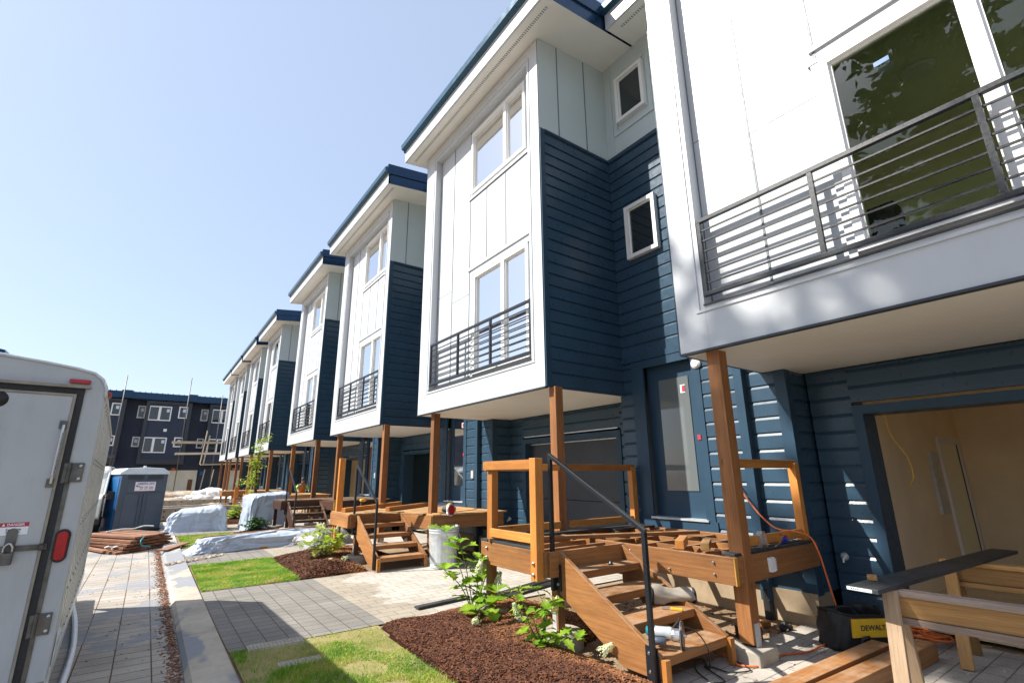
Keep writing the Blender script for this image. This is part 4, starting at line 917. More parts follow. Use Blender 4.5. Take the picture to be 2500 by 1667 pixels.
m = MB(); m.tube(smooth_path([(3.80, 2.92, .36), (3.92, 2.86, .33), (3.97, 2.80, .26), (3.98, 2.76, .16), (4.02, 2.80, .03), (4.15, 2.92, .008), (4.24, 3.02, .008), (4.14, 3.02, .008), (4.00, 2.92, .008), (3.92, 2.82, .008), (3.86, 2.67, .008), (3.95, 2.62, .010), (4.02, 2.75, .010), (4.10, 2.90, .008), (4.14, 2.84, .008), (4.15, 2.71, .008), (4.31, 2.62, .008), (4.37, 2.68, .014), (4.42, 2.78, .008), (4.50, 2.86, .01), (4.60, 2.90, .05)]), .0055, 7); m.build('cable', 'rubber', t, smooth=True)
m = MB(); m.tube([(4.59, 2.89, .045), (4.635, 2.915, .075), (4.66, 2.93, .095)], [.012, .018, .016], 10); m.build('plug', 'galv', t, smooth=True)
for q in (-.006, .006): 
    m = MB(); m.beam((4.66+q, 2.93-q, .095), (4.68+q, 2.94-q, .11), .003, .006); m.build('prong', 'steel', t)
# things lying by the nearest steps
plain_beam('grey_board', 'short grey board end poking out behind the near hydrangea', 'board', (2.95, 6.15, .02), (3.75, 6.25, .02), .10, .025, 'darkboard')
plain_beam('grey_board', 'long grey composite board on the paving under the landing', 'board', (3.9, 6.02, .02), (5.3, 6.42, .02), .14, .026, 'darkboard')
plain_beam('grey_board', 'second grey composite board in front of it under the landing', 'board', (3.8, 5.86, .018), (5.2, 6.20, .018), .12, .022, 'darkboard')
def lid(loc, sx, sy, rz_, label, worn):
    t = thing('meter_box', label, 'utility box lid', loc, rz_)
    m = MB(); m.box((-sx-.02, -sy-.02, -.06), (sx+.02, sy+.02, .004)); m.build('frame', 'concrete', t, bevel=.006)
    m = MB(); m.box((-sx, -sy, .0), (sx, sy, .012))
    nx, ny = int(sx*2/.035), int(sy*2/.035)
    for a in range(nx):
        for b in range(ny):
            x, y = -sx+.02+a*.035, -sy+.02+b*.035; m.box((x, y, .012), (x+.019, y+.019, .016))
    m.build('cover', 'concrete', t)
lid((1.285, 5.82, -.005), .235, .085, R(-2), 'clean rectangular utility lid at the edge of the near drive', False)
lid((1.36, 5.17, -.012), .18, .075, R(-4), 'half buried utility lid in the nearest patchy grass', True)
# ------------------------------------------------------------------ metal rubbish can and circular saw
def can():
    t = thing('rubbish_can', 'dented galvanised rubbish can on the paving below the second porch', 'rubbish can', (4.60, 8.55, 0), R(20))
    m = MB(); n = 64; prof = [(.235, .0), (.245, .012), (.245, .05), (.238, .06)]; zs = [.08+i*.06 for i in range(8)]
    rings = [(r, z, 0) for r, z in prof]+[(.240+.045*z, z, 1) for z in zs]+[(.268, .58, 0), (.276, .59, 0), (.268, .60, 0), (.270, .625, 0), (.278, .635, 0), (.270, .645, 0), (.272, .68, 0), (.285, .69, 0), (.287, .70, 0), (.278, .70, 0), (.262, .60, 0), (.23, .04, 0)]
    for r, z, k in rings:
        for j in range(n):
            a = 2*math.pi*j/n; q = r+(.0045*math.cos(a*24) if k else 0)+.006*math.sin(2*a+z*4); m.v.append((q*math.cos(a), q*math.sin(a), z))
    for i in range(len(rings)-1):
        for j in range(n): m.f.append((i*n+j, i*n+(j+1) % n, (i+1)*n+(j+1) % n, (i+1)*n+j)); m.uv.append([(0, 0)]*4); m.mi.append(0)
    m.f.append(tuple((len(rings)-1)*n+j for j in range(n))); m.uv.append([(0, 0)]*n); m.mi.append(0)
    m.build('can_body', 'galv', t, smooth=True)
    h = MB(); a = R(-75)
    P = lambda da, z, d=.29: (d*math.cos(a+da), d*math.sin(a+da), z)
    h.tube(smooth_path([P(-.16, .56), P(-.2, .50, .31), P(0, .47, .33), P(.2, .50, .31), P(.16, .56)], 6), .006, 6); h.build('side_handle', 'galv', t, smooth=True)
    h = MB(); a = R(-62); nrm = Vector((math.cos(a), math.sin(a), 0)); sd_ = Vector((-nrm.y, nrm.x, 0)); c = nrm*.274+Vector((0, 0, .36))
    h.prism([c+sd_*x+Vector((0, 0, z)) for x, z in ((-.05, -.08), (.04, -.10), (.05, .0), (.03, .09), (-.02, .10), (-.055, .03))], nrm*.004); h.build('red_label', 'redpaint', t)
can()
def circ_saw():
    t = thing('circular_saw', 'red and yellow circular saw at the edge of the second porch deck', 'power saw', (4.68, 8.50, .89), R(200))
    m = MB(); m.box((-.14, -.07, 0), (.14, .07, .006)); m.build('base_plate', 'steel', t)
    X = Matrix.Rotation(math.pi/2, 3, 'X')
    m = MB(); m.lathe([(.001, -.055), (.085, -.055), (.09, -.02), (.09, .0), (.001, .0)], (0, .0, .085), 22, X); m.build('blade_guard', 'redpaint', t)
    m = MB(); m.lathe([(.092, -.045), (.110, -.04), (.110, -.01), (.092, -.005)], (0, 0, .088), 22, X); m.build('upper_guard', 'galv', t)
    m = MB(); m.lathe([(.045, 0), (.05, .03), (.045, .14), (.001, .145)], (0, -.02, .09), 14, X); m.build('motor', 'rubber', t)
    m = MB(); m.tube(smooth_path([(.05, -.03, .15), (-.02, -.03, .19), (-.11, -.03, .17), (-.14, -.03, .10), (-.10, -.03, .06)], 5), .020, 8); m.build('handle', 'yellow', t, smooth=True)
    m = MB(); m.box((-.19, -.08, .05), (-.12, .0, .13)); m.build('battery', 'yellow', t, bevel=.01)
circ_saw()
plain_beam('loose_timber', 'fresh orange timber lying on the second porch, its end above the landing corner', 'timber', (3.35, 10.55, .93), (5.3, 12.2, .93), .09, .085, 'orange')
plain_beam('loose_timber', 'fresh orange timber reaching from mid deck to the post by the can', 'timber', (4.15, 10.2, .93), (5.6, 11.3, .93), .09, .085, 'orange')
plain_beam('thin_board', 'thin pale board hanging over the front edge of the second porch', 'board', (3.7, 10.2, .895), (4.42, 9.0, .893), .14, .016, 'raw')
plain_beam('thin_board', 'thin pale board lying back across the second porch near the saw', 'board', (4.6, 8.9, .892), (5.8, 9.5, .892), .18, .016, 'raw')
def drill():
    t = thing('cordless_drill', 'yellow cordless drill standing on the far corner of the second porch', 'power tool', (3.95, 11.12, .885), R(30))
    m = MB(); m.tube([(-.08, 0, .20), (.03, 0, .20), (.09, 0, .20)], [.03, .035, .02], 12); m.build('motor', 'yellow', t, smooth=True)
    m = MB(); m.beam((-.04, 0, .18), (-.06, 0, .05), .035, .045, (1, 0, 0)); m.build('grip', 'rubber', t, bevel=.008)
    m = MB(); m.box((-.12, -.04, 0), (.0, .04, .055)); m.build('battery', 'yellow', t, bevel=.008)
drill()

# ------------------------------------------------------------------ cargo trailer, hose and van
def trailer():
    t = thing('cargo_trailer', 'white enclosed cargo trailer seen from behind at the left edge', 'trailer', (-.33, 4.52, 0), R(2.18))
    Wt, L, zb = 1.92, 4.36, .39
    right = [(0, zb), (0, 2.15), (-.008, 2.22), (-.035, 2.275), (-.085, 2.315), (-.17, 2.338), (-.34, 2.362), (-.58, 2.388), (-.96, 2.405)]
    prof = right+[(-Wt-x, z) for x, z in right[-2::-1]]
    m = MB(); m.prism([(x, 0, z) for x, z in prof], (0, L, 0)); m.build('body', 'trailer', t)
    m = MB(); m.box((-.004, .03, zb-.02), (.006, L-.03, 2.14)); 
    side = m.build('side_panel', 'trailerside', t)
    m = MB()
    for k in range(15):
        y = .12+k*.295; m.box((.004, y-.02, zb), (.010, y+.02, 2.13))
    m.box((.004, .03, zb-.03), (.016, L-.03, zb+.07)); m.build('side_rib', 'trailerside', t)
    m = MB()
    for k in range(29):
        for j in range(5):
            y, z = .12+k*.1475, .50+j*.40+.03*(k % 2); m.box((.009, y-.006, z-.006), (.013, y+.006, z+.006))
    m.build('rivets', 'darksteel', t)['kind'] = 'stuff'
    m = MB(); m.tube([(x*1.0+(.006 if x > -.9 else -.006), -.004, z+.006) for x, z in prof[1:-1]], .011, 6); m.build('roof_edge', 'galv', t, smooth=True)
    m = MB(); m.tube([(.004, .0, 2.165), (.004, L, 2.165)], .014, 6); m.build('side_edge', 'trailerside', t)
    # rear door set inside a black seal
    m = MB(); m.box((-.152, -.010, .40), (-.112, -.001, 2.205)); m.box((-Wt+.112, -.010, .40), (-Wt+.152, -.001, 2.205)); m.box((-Wt+.152, -.010, 2.165), (-.152, -.001, 2.205)); m.build('door_seal', 'rubber', t)
    m = MB(); m.box((-Wt+.165, -.016, .42), (-.165, -.001, 2.150)); door = m.build('rear_door', 'trailer', t, bevel=.004)
    m = MB(); m.box((-.165, -.022, .42), (-.151, -.011, 2.163)); m.box((-Wt+.165, -.022, 2.150), (-.165, -.011, 2.164)); m.build('door_trim', 'canvas', door)
    m = MB(); m.box((-Wt+.09, -.035, 2.207), (-.085, -.001, 2.226)); m.build('drip_rail', 'canvas', t)
    m = MB(); m.box((-.112, -.0065, .39), (-.088, -.001, 1.70)); m.build('hinge_strip', 'darksteel', t)
    for z in (.72, 1.64):
        h = MB(); h.box((-.098, -.014, z-.062), (-.030, -.002, z+.062)); h.box((-.135, -.018, z-.07), (-.112, -.002, z+.06)); h.tube([(-.104, -.018, z-.07), (-.104, -.018, z+.065)], .011, 8)
        ho = h.build('hinge', 'darksteel', t, bevel=.003)
        for q in (-.042, .042):
            b_ = MB(); b_.lathe([(.001, .022), (.008, .021), (.013, .012), (.013, .010)], (-.048, 0, z+q), 12, Matrix.Rotation(math.pi/2, 3, 'X')); b_.build('bolt', 'steel', ho, smooth=True)
    h = MB()
    def stad(w_, hh, y, n=10): return [(-.062+w_*math.cos(a), y, 1.178+(hh if math.sin(a) >= 0 else -hh)+w_*math.sin(a)) for a in [math.pi*2*k/(2*n) for k in range(2*n)]]
    h.prism(stad(.040, .062, 0), (0, -.012, 0)); tl = h.build('tail_light', 'rubber', t)
    h = MB(); h.prism(stad(.029, .060, -.012), (0, -.009, 0)); h.build('red_lens', 'red', tl, bevel=.004)
    h = MB(); h.box((-.205, -.022, 2.24), (-.092, -.002, 2.268)); h.build('marker_light', 'red', t, bevel=.005)
    h = MB(); h.box((.008, .03, 2.165), (.034, .12, 2.20)); h.build('side_marker_light', 'red', t, bevel=.006)
    h = MB(); h.tube([(-.18, -.03, 1.57), (-.18, -.042, 1.62), (-.18, -.042, 1.90), (-.18, -.03, 1.95)], .009, 8); hr = h.build('pull_rod', 'steel', door)
    h = MB(); h.box((-.205, -.026, 1.545), (-.165, -.014, 1.60)); h.build('rod_bracket', 'darksteel', hr); h = MB(); h.box((-.205, -.026, 1.925), (-.165, -.014, 1.98)); h.build('rod_bracket', 'darksteel', hr)
    h = MB(); h.box((-Wt+.3, -.030, 1.163), (-.13, -.018, 1.197)); h.lathe([(.001, .045), (.014, .044), (.014, .030), (.022, .030), (.022, .02)], (-.155, 0, 1.18), 12, Matrix.Rotation(math.pi/2, 3, 'X')); lb = h.build('lock_bar', 'darksteel', door)
    h = MB(); h.prism([(-.305+.026*math.cos(a), -.017, (1.275 if math.sin(a) >= 0 else 1.125)+.026*math.sin(a)) for a in [math.pi*2*k/18 for k in range(18)]], (0, -.008, 0)); h.build('latch_plate', 'darksteel', door)
    h = MB(); h.tube(smooth_path([(-.322, -.04, 1.15), (-.325, -.055, 1.19), (-.305, -.06, 1.215), (-.285, -.055, 1.19), (-.288, -.04, 1.15)], 5), .006, 8); lk = h.build('padlock', 'steel', door, smooth=True)
    h = MB(); h.box((-.334, -.062, 1.09), (-.276, -.028, 1.16)); h.build('lock_body', 'darksteel', lk, bevel=.005)
    h = MB(); h.lathe([(.001, .03), (.030, .028), (.034, .022), (.052, .020), (.055, .010)], (-.53, 0, 2.10), 20, Matrix.Rotation(math.pi/2, 3, 'X')); h.build('door_stop', 'rubber', door, smooth=True)
    h = MB(); h.box((-.372, -.0185, 1.262), (-.238, -.0155, 1.335)); lab = h.build('danger_label', 'sticker', door)
    h = MB(); h.box((-.372, -.0195, 1.310), (-.238, -.0180, 1.335)); h.build('label_band', 'inkred', lab)
    text('label_word', 'DANGER', .020, 'sticker', lab, face_matrix((-.298, -.0200, 1.3225), (0, -1, 0))); 
    h = MB(); h.prism([(-.362, -.0200, 1.316), (-.346, -.0200, 1.316), (-.354, -.0200, 1.331)], (0, -.0004, 0)); h.build('warning_triangle', 'sticker', lab)
    text('label_lines', 'Keep Hands\nStand Clear', .014, 'inkdark', lab, face_matrix((-.305, -.0190, 1.287), (0, -1, 0)))
    h = MB(); h.box((.010, .05, .46), (.018, .23, .64))
    for k in range(14): h.box((.016, .06, .47+k*.012), (.024, .22, .474+k*.012))
    h.build('side_vent', 'galv', t)
    for y in (2.0, 2.75):
        X = Matrix.Rotation(math.pi/2, 3, 'Y')
        h = MB(); h.lathe([(.16, -.10), (.30, -.10), (.325, -.06), (.325, .04), (.30, .08), (.16, .08)], (-.14, y, .28), 24, X); wh = h.build('wheel', 'rubber', t, smooth=False)
        h = MB(); h.lathe([(.001, .05), (.10, .06), (.165, .075), (.165, -.02)], (-.14, y, .28), 16, X); h.build('rim', 'galv', wh)
    h = MB(); h.box((-Wt+.2, .05, .28), (-.2, L+.9, .40)); h.build('chassis', 'rubber', t)
    h = MB(); h.prism([(0.0, L-.02, .39), (.0, L-.02, 2.14), (-.30, L+.35, 2.10), (-.30, L+.35, .45)], (-.02, 0, 0)); h.build('nose_panel', 'trailerside', t)
    return t
trailer()
t = thing('garden_hose', 'white hose lying along the road beside the trailer', 'hose', (0, 0, 0))
m = MB(); m.tube(smooth_path([(-.62, 9.9, -.02), (-.55, 9.2, -.02), (-.44, 8.2, -.02), (-.355, 7.1, -.02), (-.325, 6.3, -.02), (-.32, 5.7, -.02), (-.36, 5.0, -.02), (-.5, 4.2, -.02), (-.9, 3.3, -.02)]), .026, 10); m.build('hose_pipe', 'hose', t, smooth=True)
def van():
    t = thing('white_van', 'white work van parked behind the trailer, its mirror showing', 'van', (-.98, 19.7, 0))
    Wv, L = 1.95, 4.8
    prof = [(0.0, .42), (-.05, .75), (.10, 1.0), (.75, 1.12), (1.35, 1.85), (1.6, 1.98), (4.6, 2.0), (4.75, 1.8), (4.8, .5), (4.8, .38), (.1, .36)]
    m = MB(); m.prism([(-.03, y, z) for y, z in prof], (-Wv+.06, 0, 0)); m.build('body', 'vanwhite', t, bevel=.06)
    m = MB(); m.prism([(.0, .80, 1.12), (.0, 1.36, 1.80), (.0, 2.3, 1.82), (.0, 2.3, 1.14)], (-.035, 0, 0)); m.build('side_window', 'darkglass', t)
    m = MB(); m.prism([(-.15, .80, 1.14), (-.15, 1.33, 1.80), (-.15, 1.35, 1.80), (-.15, .82, 1.14)], (-Wv+.3, 0, 0)); m.build('windscreen', 'darkglass', t)
    m = MB(); m.tube([(-.02, .72, 1.10), (-.02, 1.32, 1.86)], .03, 8); m.build('pillar', 'vanwhite', t)
    m = MB(); m.box((.06, .62, .95), (.22, .70, 1.20)); m.tube([(-.02, .72, 1.02), (.10, .68, 1.02)], .015, 6); m.tube([(-.02, .72, 1.12), (.10, .68, 1.12)], .015, 6); m.build('wing_mirror', 'rubber', t, bevel=.02)
    m = MB(); m.box((-Wv, -.12, .28), (.02, .0, .44)); m.build('bumper', 'rubber', t, bevel=.02)
    for y in (.95, 3.8):
        for x in (-.12, -Wv+.12):
            w_ = MB(); w_.lathe([(.18, -.11), (.31, -.11), (.34, -.07), (.34, .07), (.31, .11), (.18, .11)], (x, y, .30), 20, Matrix.Rotation(math.pi/2, 3, 'Y')); wo_ = w_.build('wheel', 'rubber', t)
            w_ = MB(); w_.lathe([(.001, .09), (.18, .10), (.18, -.1)], (x, y, .30), 14, Matrix.Rotation(math.pi/2, 3, 'Y')); w_.build('rim', 'galv', wo_)
    for x in (-.25, -Wv+.25):
        h = MB(); h.lathe([(.001, .07), (.08, .06), (.10, .0)], (x, -.0, .80), 14, Matrix.Rotation(math.pi/2, 3, 'X')); h.build('headlight', 'plastic', t)
    m = MB(); m.tube([(.0, 1.5, 1.98), (.0, 1.5, 2.3), (-Wv, 1.5, 2.3), (-Wv, 1.5, 1.98)], .03, 6); m.build('roof_rack', 'black', t)
van()
# ------------------------------------------------------------------ portable toilet
def potty():
    t = thing('portable_toilet', 'grey portable toilet with a pale roof and blue door side', 'portable toilet', (-.615, 20.05, -.03), R(17))
    Wp, D, H = 1.24, 1.18, 1.76
    m = MB(); m.box((0, .0, .04), (Wp, D, H)); m.build('body', 'pottygrey', t, bevel=.03)
    m = MB(); m.box((.03, -.012, 1.17), (Wp-.03, .02, 1.56)); m.box((.12, -.016, .10), (.50, .0, 1.10)); m.box((.74, -.016, .10), (Wp-.12, .0, 1.10)); m.tube([(.56, -.004, .08), (.56, -.004, 1.14)], .035, 8); m.tube([(.66, -.004, .08), (.66, -.004, 1.14)], .035, 8)
    m.box((.16, -.026, 1.19), (Wp-.16, -.01, 1.54)); m.build('moulded_panel', 'pottygrey', t, bevel=.012)
    m = MB()
    for x in (.14, .66):
        for k in range(3): m.box((x, -.014, 1.60+k*.045), (x+.44, .01, 1.615+k*.045))
    m.build('louvre', 'rubber', t)
    m = MB(); m.box((-.035, .05, .02), (.012, D-.02, 1.72)); m.box((-.05, .12, .10), (-.03, D-.1, 1.64)); m.build('door', 'pottyblue', t, bevel=.012)
    m = MB(); m.box((-.03, -.01, .02), (.05, .05, 1.72)); m.build('corner_post', 'pottygrey', t, bevel=.01)
    m = MB(); m.prism([(-.09, 0, 1.74), (Wp+.05, 0, 1.74), (Wp+.04, 0, 1.80), (Wp-.14, 0, 1.93), (Wp/2, 0, 1.96), (.10, 0, 1.93), (-.08, 0, 1.80)], (0, D+.08, 0)); ro = m.build('roof', 'pottyroof', t, bevel=.02); 
    m = MB(); m.tube([(.75, D*.6, 1.93), (.75, D*.6, 2.02)], .045, 10); m.build('vent_pipe', 'pottyroof', t)
    m = MB(); m.box((.345, -.032, 1.225), (.915, -.026, 1.515)); sg = m.build('sign_board', 'sticker', t)
    m = MB()
    for a, b in (((.345, -.034, 1.225), (.915, -.0315, 1.233)), ((.345, -.034, 1.507), (.915, -.0315, 1.515)), ((.345, -.034, 1.233), (.353, -.0315, 1.507)), ((.907, -.034, 1.233), (.915, -.0315, 1.507))): m.box(a, b)
    m.build('sign_border', 'inkred', sg)
    text('sign_word', 'AMERICAN', .093, 'inkblue', sg, face_matrix((.63, -.0335, 1.452), (0, -1, 0)), shear=.25)
    for k in range(2):
        m = MB()
        for j in range(12): 
            if j not in (3, 7): m.box((.49+j*.031, -.0340, 1.325-k*.045), (.512+j*.031, -.0330, 1.352-k*.045))
        m.build('sign_digits', 'inkred', sg)
    m = MB()
    for k in range(5): m.box((.415, -.034, 1.345+k*.012), (.50, -.033, 1.351+k*.012))
    m.build('flag_stripes', 'inkred', sg); m = MB(); m.box((.375, -.0345, 1.368), (.43, -.033, 1.406)); m.build('flag_canton', 'inkblue', sg)
    m = MB(); m.box((.52, -.0338, 1.375), (.85, -.0330, 1.392)); m.build('sign_subline', 'galv', sg)
    m = MB(); m.box((-.02, -.03, 0.0), (Wp+.03, D+.02, .06)); m.build('skid_base', 'rubber', t)
potty()
# ------------------------------------------------------------------ stack of brown boards on the road
def stack():
    base = Vector((-.16, 14.70, -.045)); e = Vector((1.14, 1.36, 0)); e.normalize()
    lay = [(9, 0.00, 2.1), (8, .05, 2.0), (8, .12, 2.0), (7, .22, 1.9), (6, .34, 1.9)]
    names = ['lowest', 'second', 'third', 'fourth', 'top']
    for L, (n, off, ln) in enumerate(lay):
        for k in range(n):
            p = base+e*(off+k*.168+rnd.uniform(-.01, .01)); ang = R(111+L*3-k*.9+rnd.uniform(-2.2, 2.2)); d = Vector((math.cos(ang), math.sin(ang), 0))
            z = .03+L*.066+rnd.uniform(0, .014); q = p+d*ln*rnd.uniform(.94, 1.06); p = p-d*rnd.uniform(-.03, .05)
            plain_beam('brown_board', 'brown board in the %s layer of the stack on the road' % names[L], 'board', (p.x, p.y, base.z+z), (q.x, q.y, base.z+z+rnd.uniform(-.002, .008)), .145, .045, 'redboard', 'brown boards, %s layer of the stack' % names[L], 0)
    for k in range(3):
        p = base+Vector((-.10-.12*k, -.02+.15*k, .028+.012*k)); plain_beam('brown_board', 'brown board slid off the stack towards the trailer', 'board', p, p+Vector((-.85, 1.95+.1*k, 0)), .14, .04, 'redboard', 'brown boards slid off the stack', 0)
    plain_beam('kerb_board', 'short brown board lying over the end of the kerb', 'board', (.50, 14.0, .045), (1.0, 15.1, .06), .22, .03, 'redboard')
    for pts, lab, mt in (([(-.62, 16.6, .30), (-.35, 16.9, .32), (-.1, 17.0, .31), (.12, 17.5, .33), (.35, 17.55, .31)], 'white strap trailing over the top of the board stack', 'sheetwhite'), ([(-.55, 15.3, .06), (-.48, 15.0, .11), (-.40, 15.15, .07), (-.33, 14.95, .10), (-.27, 15.1, .05), (-.42, 15.2, .03)], 'white strap curled on the slid off boards', 'sheetwhite'),
                         ([(.15, 15.0, .27), (.10, 14.78, .20), (.14, 14.76, .10), (.30, 14.88, .06)], 'green strap at the front of the board stack', 'teal')):
        m = MB(); m.tube(smooth_path(pts, 8), .016, 6); tag(m.build('packing_strap', mt, smooth=True), lab, 'strap')
stack()
# ------------------------------------------------------------------ tarpaulins
def tarp(name, label, c, W, D, H, rz_, seed, mat='tarp', e=.33, flare=.12, topround=.20, slope=0.0, fold=.05):
    r0 = random.Random(seed); ph = [r0.uniform(0, 6.28) for _ in range(12)]; n = 52 if W < 1.2 else 84; rings = 15; m = MB(); jt = .016*min(1.5, max(W, D)/.7)
    for i in range(rings+1):
        u = i/rings
        if u < .62: v = u/.62; z = H*(1-topround)*v; k = 1+flare*(1-v)**2.2
        else: v = (u-.62)/.38; z = H*(1-topround)+H*topround*math.sin(v*math.pi/2); k = math.cos(v*math.pi/2)**.55
        for j in range(n):
            a = 2*math.pi*j/n; cc, ss = math.cos(a), math.sin(a)
            f = fold*(math.sin(7*a+ph[0]+3*u)+.7*math.sin(13*a+ph[1]-5*u)+.5*math.sin(23*a+ph[2]+6*u))*(1.25-u)
            f += fold*.5*math.sin(3*a+9*u+ph[3])
            x = W*k*math.copysign(abs(cc)**e, cc)+f*cc*min(W, .5); y = D*k*math.copysign(abs(ss)**e, ss)+f*ss*min(D, .5)
            zz = z*(1+slope*x/W)+fold*.35*math.sin(5*x/max(W, .4)+ph[4]+4*y)*u+.3*fold*math.sin(11*x+ph[5])*math.sin(8*y+ph[6])*u
            x += r0.gauss(0, jt); y += r0.gauss(0, jt); zz += r0.gauss(0, jt*.8)*(u > .1)
            m.v.append((x, y, max(.0, zz)))
    for i in range(rings):
        for j in range(n):
            q = (i*n+j, i*n+(j+1) % n, (i+1)*n+(j+1) % n, (i+1)*n+j)
            for tri in (((q[0], q[1], q[2]), (q[0], q[2], q[3])) if r0.random() < .5 else ((q[0], q[1], q[3]), (q[1], q[2], q[3]))): m.f.append(tri); m.uv.append([(0, 0)]*3); m.mi.append(0)
    o = m.build(name, mat, smooth=True, weld=True); sb = o.modifiers.new('soften', 'SUBSURF'); sb.subdivision_type = 'CATMULL_CLARK'; sb.levels = sb.render_levels = 1; o.location = c; o.rotation_euler = (0, 0, rz_); return tag(o, label, 'tarpaulin')
tarp('covered_pile', 'low rounded pile under a white tarpaulin, right of the portable toilet', (1.52, 19.2, -.01), .74, .55, .70, R(-14), 3, fold=.06, topround=.30, slope=.14)
tarp('covered_stack', 'tall square stack under a white tarpaulin beside the dark steps', (3.30, 18.45, -.01), .60, .50, 1.10, R(8), 5, flare=.10, topround=.10, fold=.06, slope=.04)
tarp('covered_timber', 'long low bundle under a white tarpaulin lying on the drive', (2.75, 13.72, -.01), 1.66, .36, .32, R(9), 8, flare=.16, topround=.3, fold=.05)
tarp('plastic_sheet', 'crumpled clear plastic sheet heaped left of the second porch', (3.75, 13.2, -.01), .55, .45, .34, R(30), 12, mat='plastic', flare=.5, topround=.6, fold=.16)
plain_beam('long_board', 'long brown board laid along the top of the low tarpaulin bundle', 'board', (1.22, 13.86, .27), (4.3, 14.5, .31), .09, .045, 'cedar')
for p, lab in (((1.75, 13.55, .27), 'small wood block on the left end of the low tarpaulin bundle'), ((3.2, 13.85, .27), 'small wood block near the middle of the low tarpaulin bundle'), ((2.35, 13.25, .0), 'small wood block on the paving against the low tarpaulin bundle')):
    plain_beam('wood_block', lab, 'block', p, (p[0]+.16, p[1]+.02, p[2]), .09, .09, 'orange')
# red soil streak across the kerb is loose matter
scatter('soil_streak', lambda rg: (lambda u: (.52+1.05*u, 11.9+.95*u+rg.normal(0, .07)))(rg.uniform(0, 1)), 900, .02, lambda x, y: .0 if x > .86 else .02, 'stones', 'reddish soil smeared across kerb and drive', 'soil', 70)
# ------------------------------------------------------------------ far building, scaffold poles, formwork
def apartment():
    t = thing('apartment_block', 'long dark navy apartment block closing the far end of the street', 'apartment block', (0, 66, 0))
    y0, yr = 0, 1.3; bays = [-18.8, -12.93, -7.06, -1.16, 4.74, 10.64]; BW = 4.12
    m = MB(); m.box((-25, yr, 0), (17, yr+10, 10.4)); m.build('wall', 'farnavy', t)
    m = MB(); m.box((-25, yr-.06, 2.45), (17, yr, 3.0)); m.build('storey_band', 'farnavy', t)
    for bx in bays:
        b = MB(); b.box((bx, y0, 3.0), (bx+BW, yr, 9.75)); bo = b.build('bay', 'farnavy', t)
        f = MB(); f.box((bx-.02, y0-.14, 3.0), (bx+.30, y0, 9.7)); f.box((bx+BW-.30, y0-.14, 3.0), (bx+BW+.02, y0, 9.7)); f.box((bx+.30, y0-.14, 3.0), (bx+BW-.30, y0, 3.55)); f.box((bx+.30, y0-.14, 9.4), (bx+BW-.30, y0, 9.7)); f.build('bay_frame', 'navydark', bo)
        def win(x0, x1, z0, z1, y, mull=None):
            w_ = MB(); k = .11
            for q in ((x0, x0+k), (x1-k, x1)): w_.box((q[0], y-.06, z0), (q[1], y, z1))
            for q in ((z0, z0+k), (z1-k, z1)): w_.box((x0+k, y-.06, q[0]), (x1-k, y, q[1]))
            if mull: w_.box((mull-k, y-.058, z0+k), (mull+k, y, z1-k))
            o = w_.build('window', 'vinyl', t); p = MB(); p.box((x0+k, y-.02, z0+k), (x1-k, y-.005, z1-k)); p.build('pane', 'darkglass', o)
            p = MB(); p.box((x1-.45, y-.026, z1-.62), (x1-.18, y-.021, z1-.28)); p.build('window_sticker', 'pottyroof', o)
        win(bx+.26, bx+2.3, 7.6, 9.17, y0, bx+1.24); win(bx+.26, bx+2.3, 4.18, 5.82, y0, bx+1.14)
        win(bx+2.95, bx+3.78, 7.95, 9.25, y0); win(bx+2.95, bx+3.74, 4.83, 5.88, y0)
        win(bx-.74, bx-.02, 7.9, 9.25, yr-.0); win(bx-.74, bx-.08, 4.83, 5.9, yr-.0)
        g = MB(); g.box((bx+2.85, yr-.02, 0), (bx+5.74-.05, yr-.004, 2.38)); g.build('garage_opening', 'tan', t)
        g = MB(); g.box((bx+4.9, yr-.04, 0), (bx+5.35, yr-.022, 1.4)); g.build('inner_door', 'cedarpost', t)
        g = MB(); g.box((bx-.05, yr-.10, 0), (bx+2.0, yr-.01, 2.45)); g.build('pier_panel', 'navydark', t)
        g = MB(); g.box((bx+3.2, yr-.09, 2.36), (bx+3.55, yr-.065, 2.62)); g.build('orange_tag', 'orangecord', t)
        g = MB(); g.box((bx+1.85, y0-.03, 6.45), (bx+2.15, y0-.001, 6.75)); g.build('vent_cover', 'vinyl', t)
    r = MB(); r.box((-25, -.4, 9.78), (17, yr+10, 9.84)); r.box((-25, -.45, 9.84), (17, yr+10, 10.5))
    for k in range(84): r.box((-25+k*.5, -.50, 10.5), (-24.94+k*.5, 6, 10.58))
    for bx in bays: r.box((bx+BW-.5, -.6, 9.80), (bx+BW+.4, .5, 10.62))
    r.build('roof', 'roofnavy', t)
    return t
apartment()
for k, (x, y, zt, lab) in enumerate(((-3.0, 60, 11.3, 'tall thin scaffold pole seen just right of the trailer'), (2.28, 60, 11.6, 'tall thin scaffold pole right of the portable toilet, carrying the planks'), (5.28, 60, 10.0, 'thin scaffold pole close to the far end of the house row'))):
    m = MB(); m.tube([(x-.0, y, -.05), (x+.0, y, zt)], .042, 8); tag(m.build('scaffold_pole', 'darksteel', smooth=True), lab, 'scaffold pole')
for (x0, x1, z, hh, lab) in ((1.5, 6.3, 4.97, .22, 'upper pale scaffold plank before the far building'), (1.9, 6.6, 3.88, .20, 'middle pale scaffold plank before the far building'), (4.2, 8.4, 2.84, .12, 'lowest thin pale plank before the far building')):
    plain_beam('scaffold_plank', lab, 'plank', (x0, 59.7, z), (x1, 59.7, z+.12), .5, hh, 'scaff', None, 0)
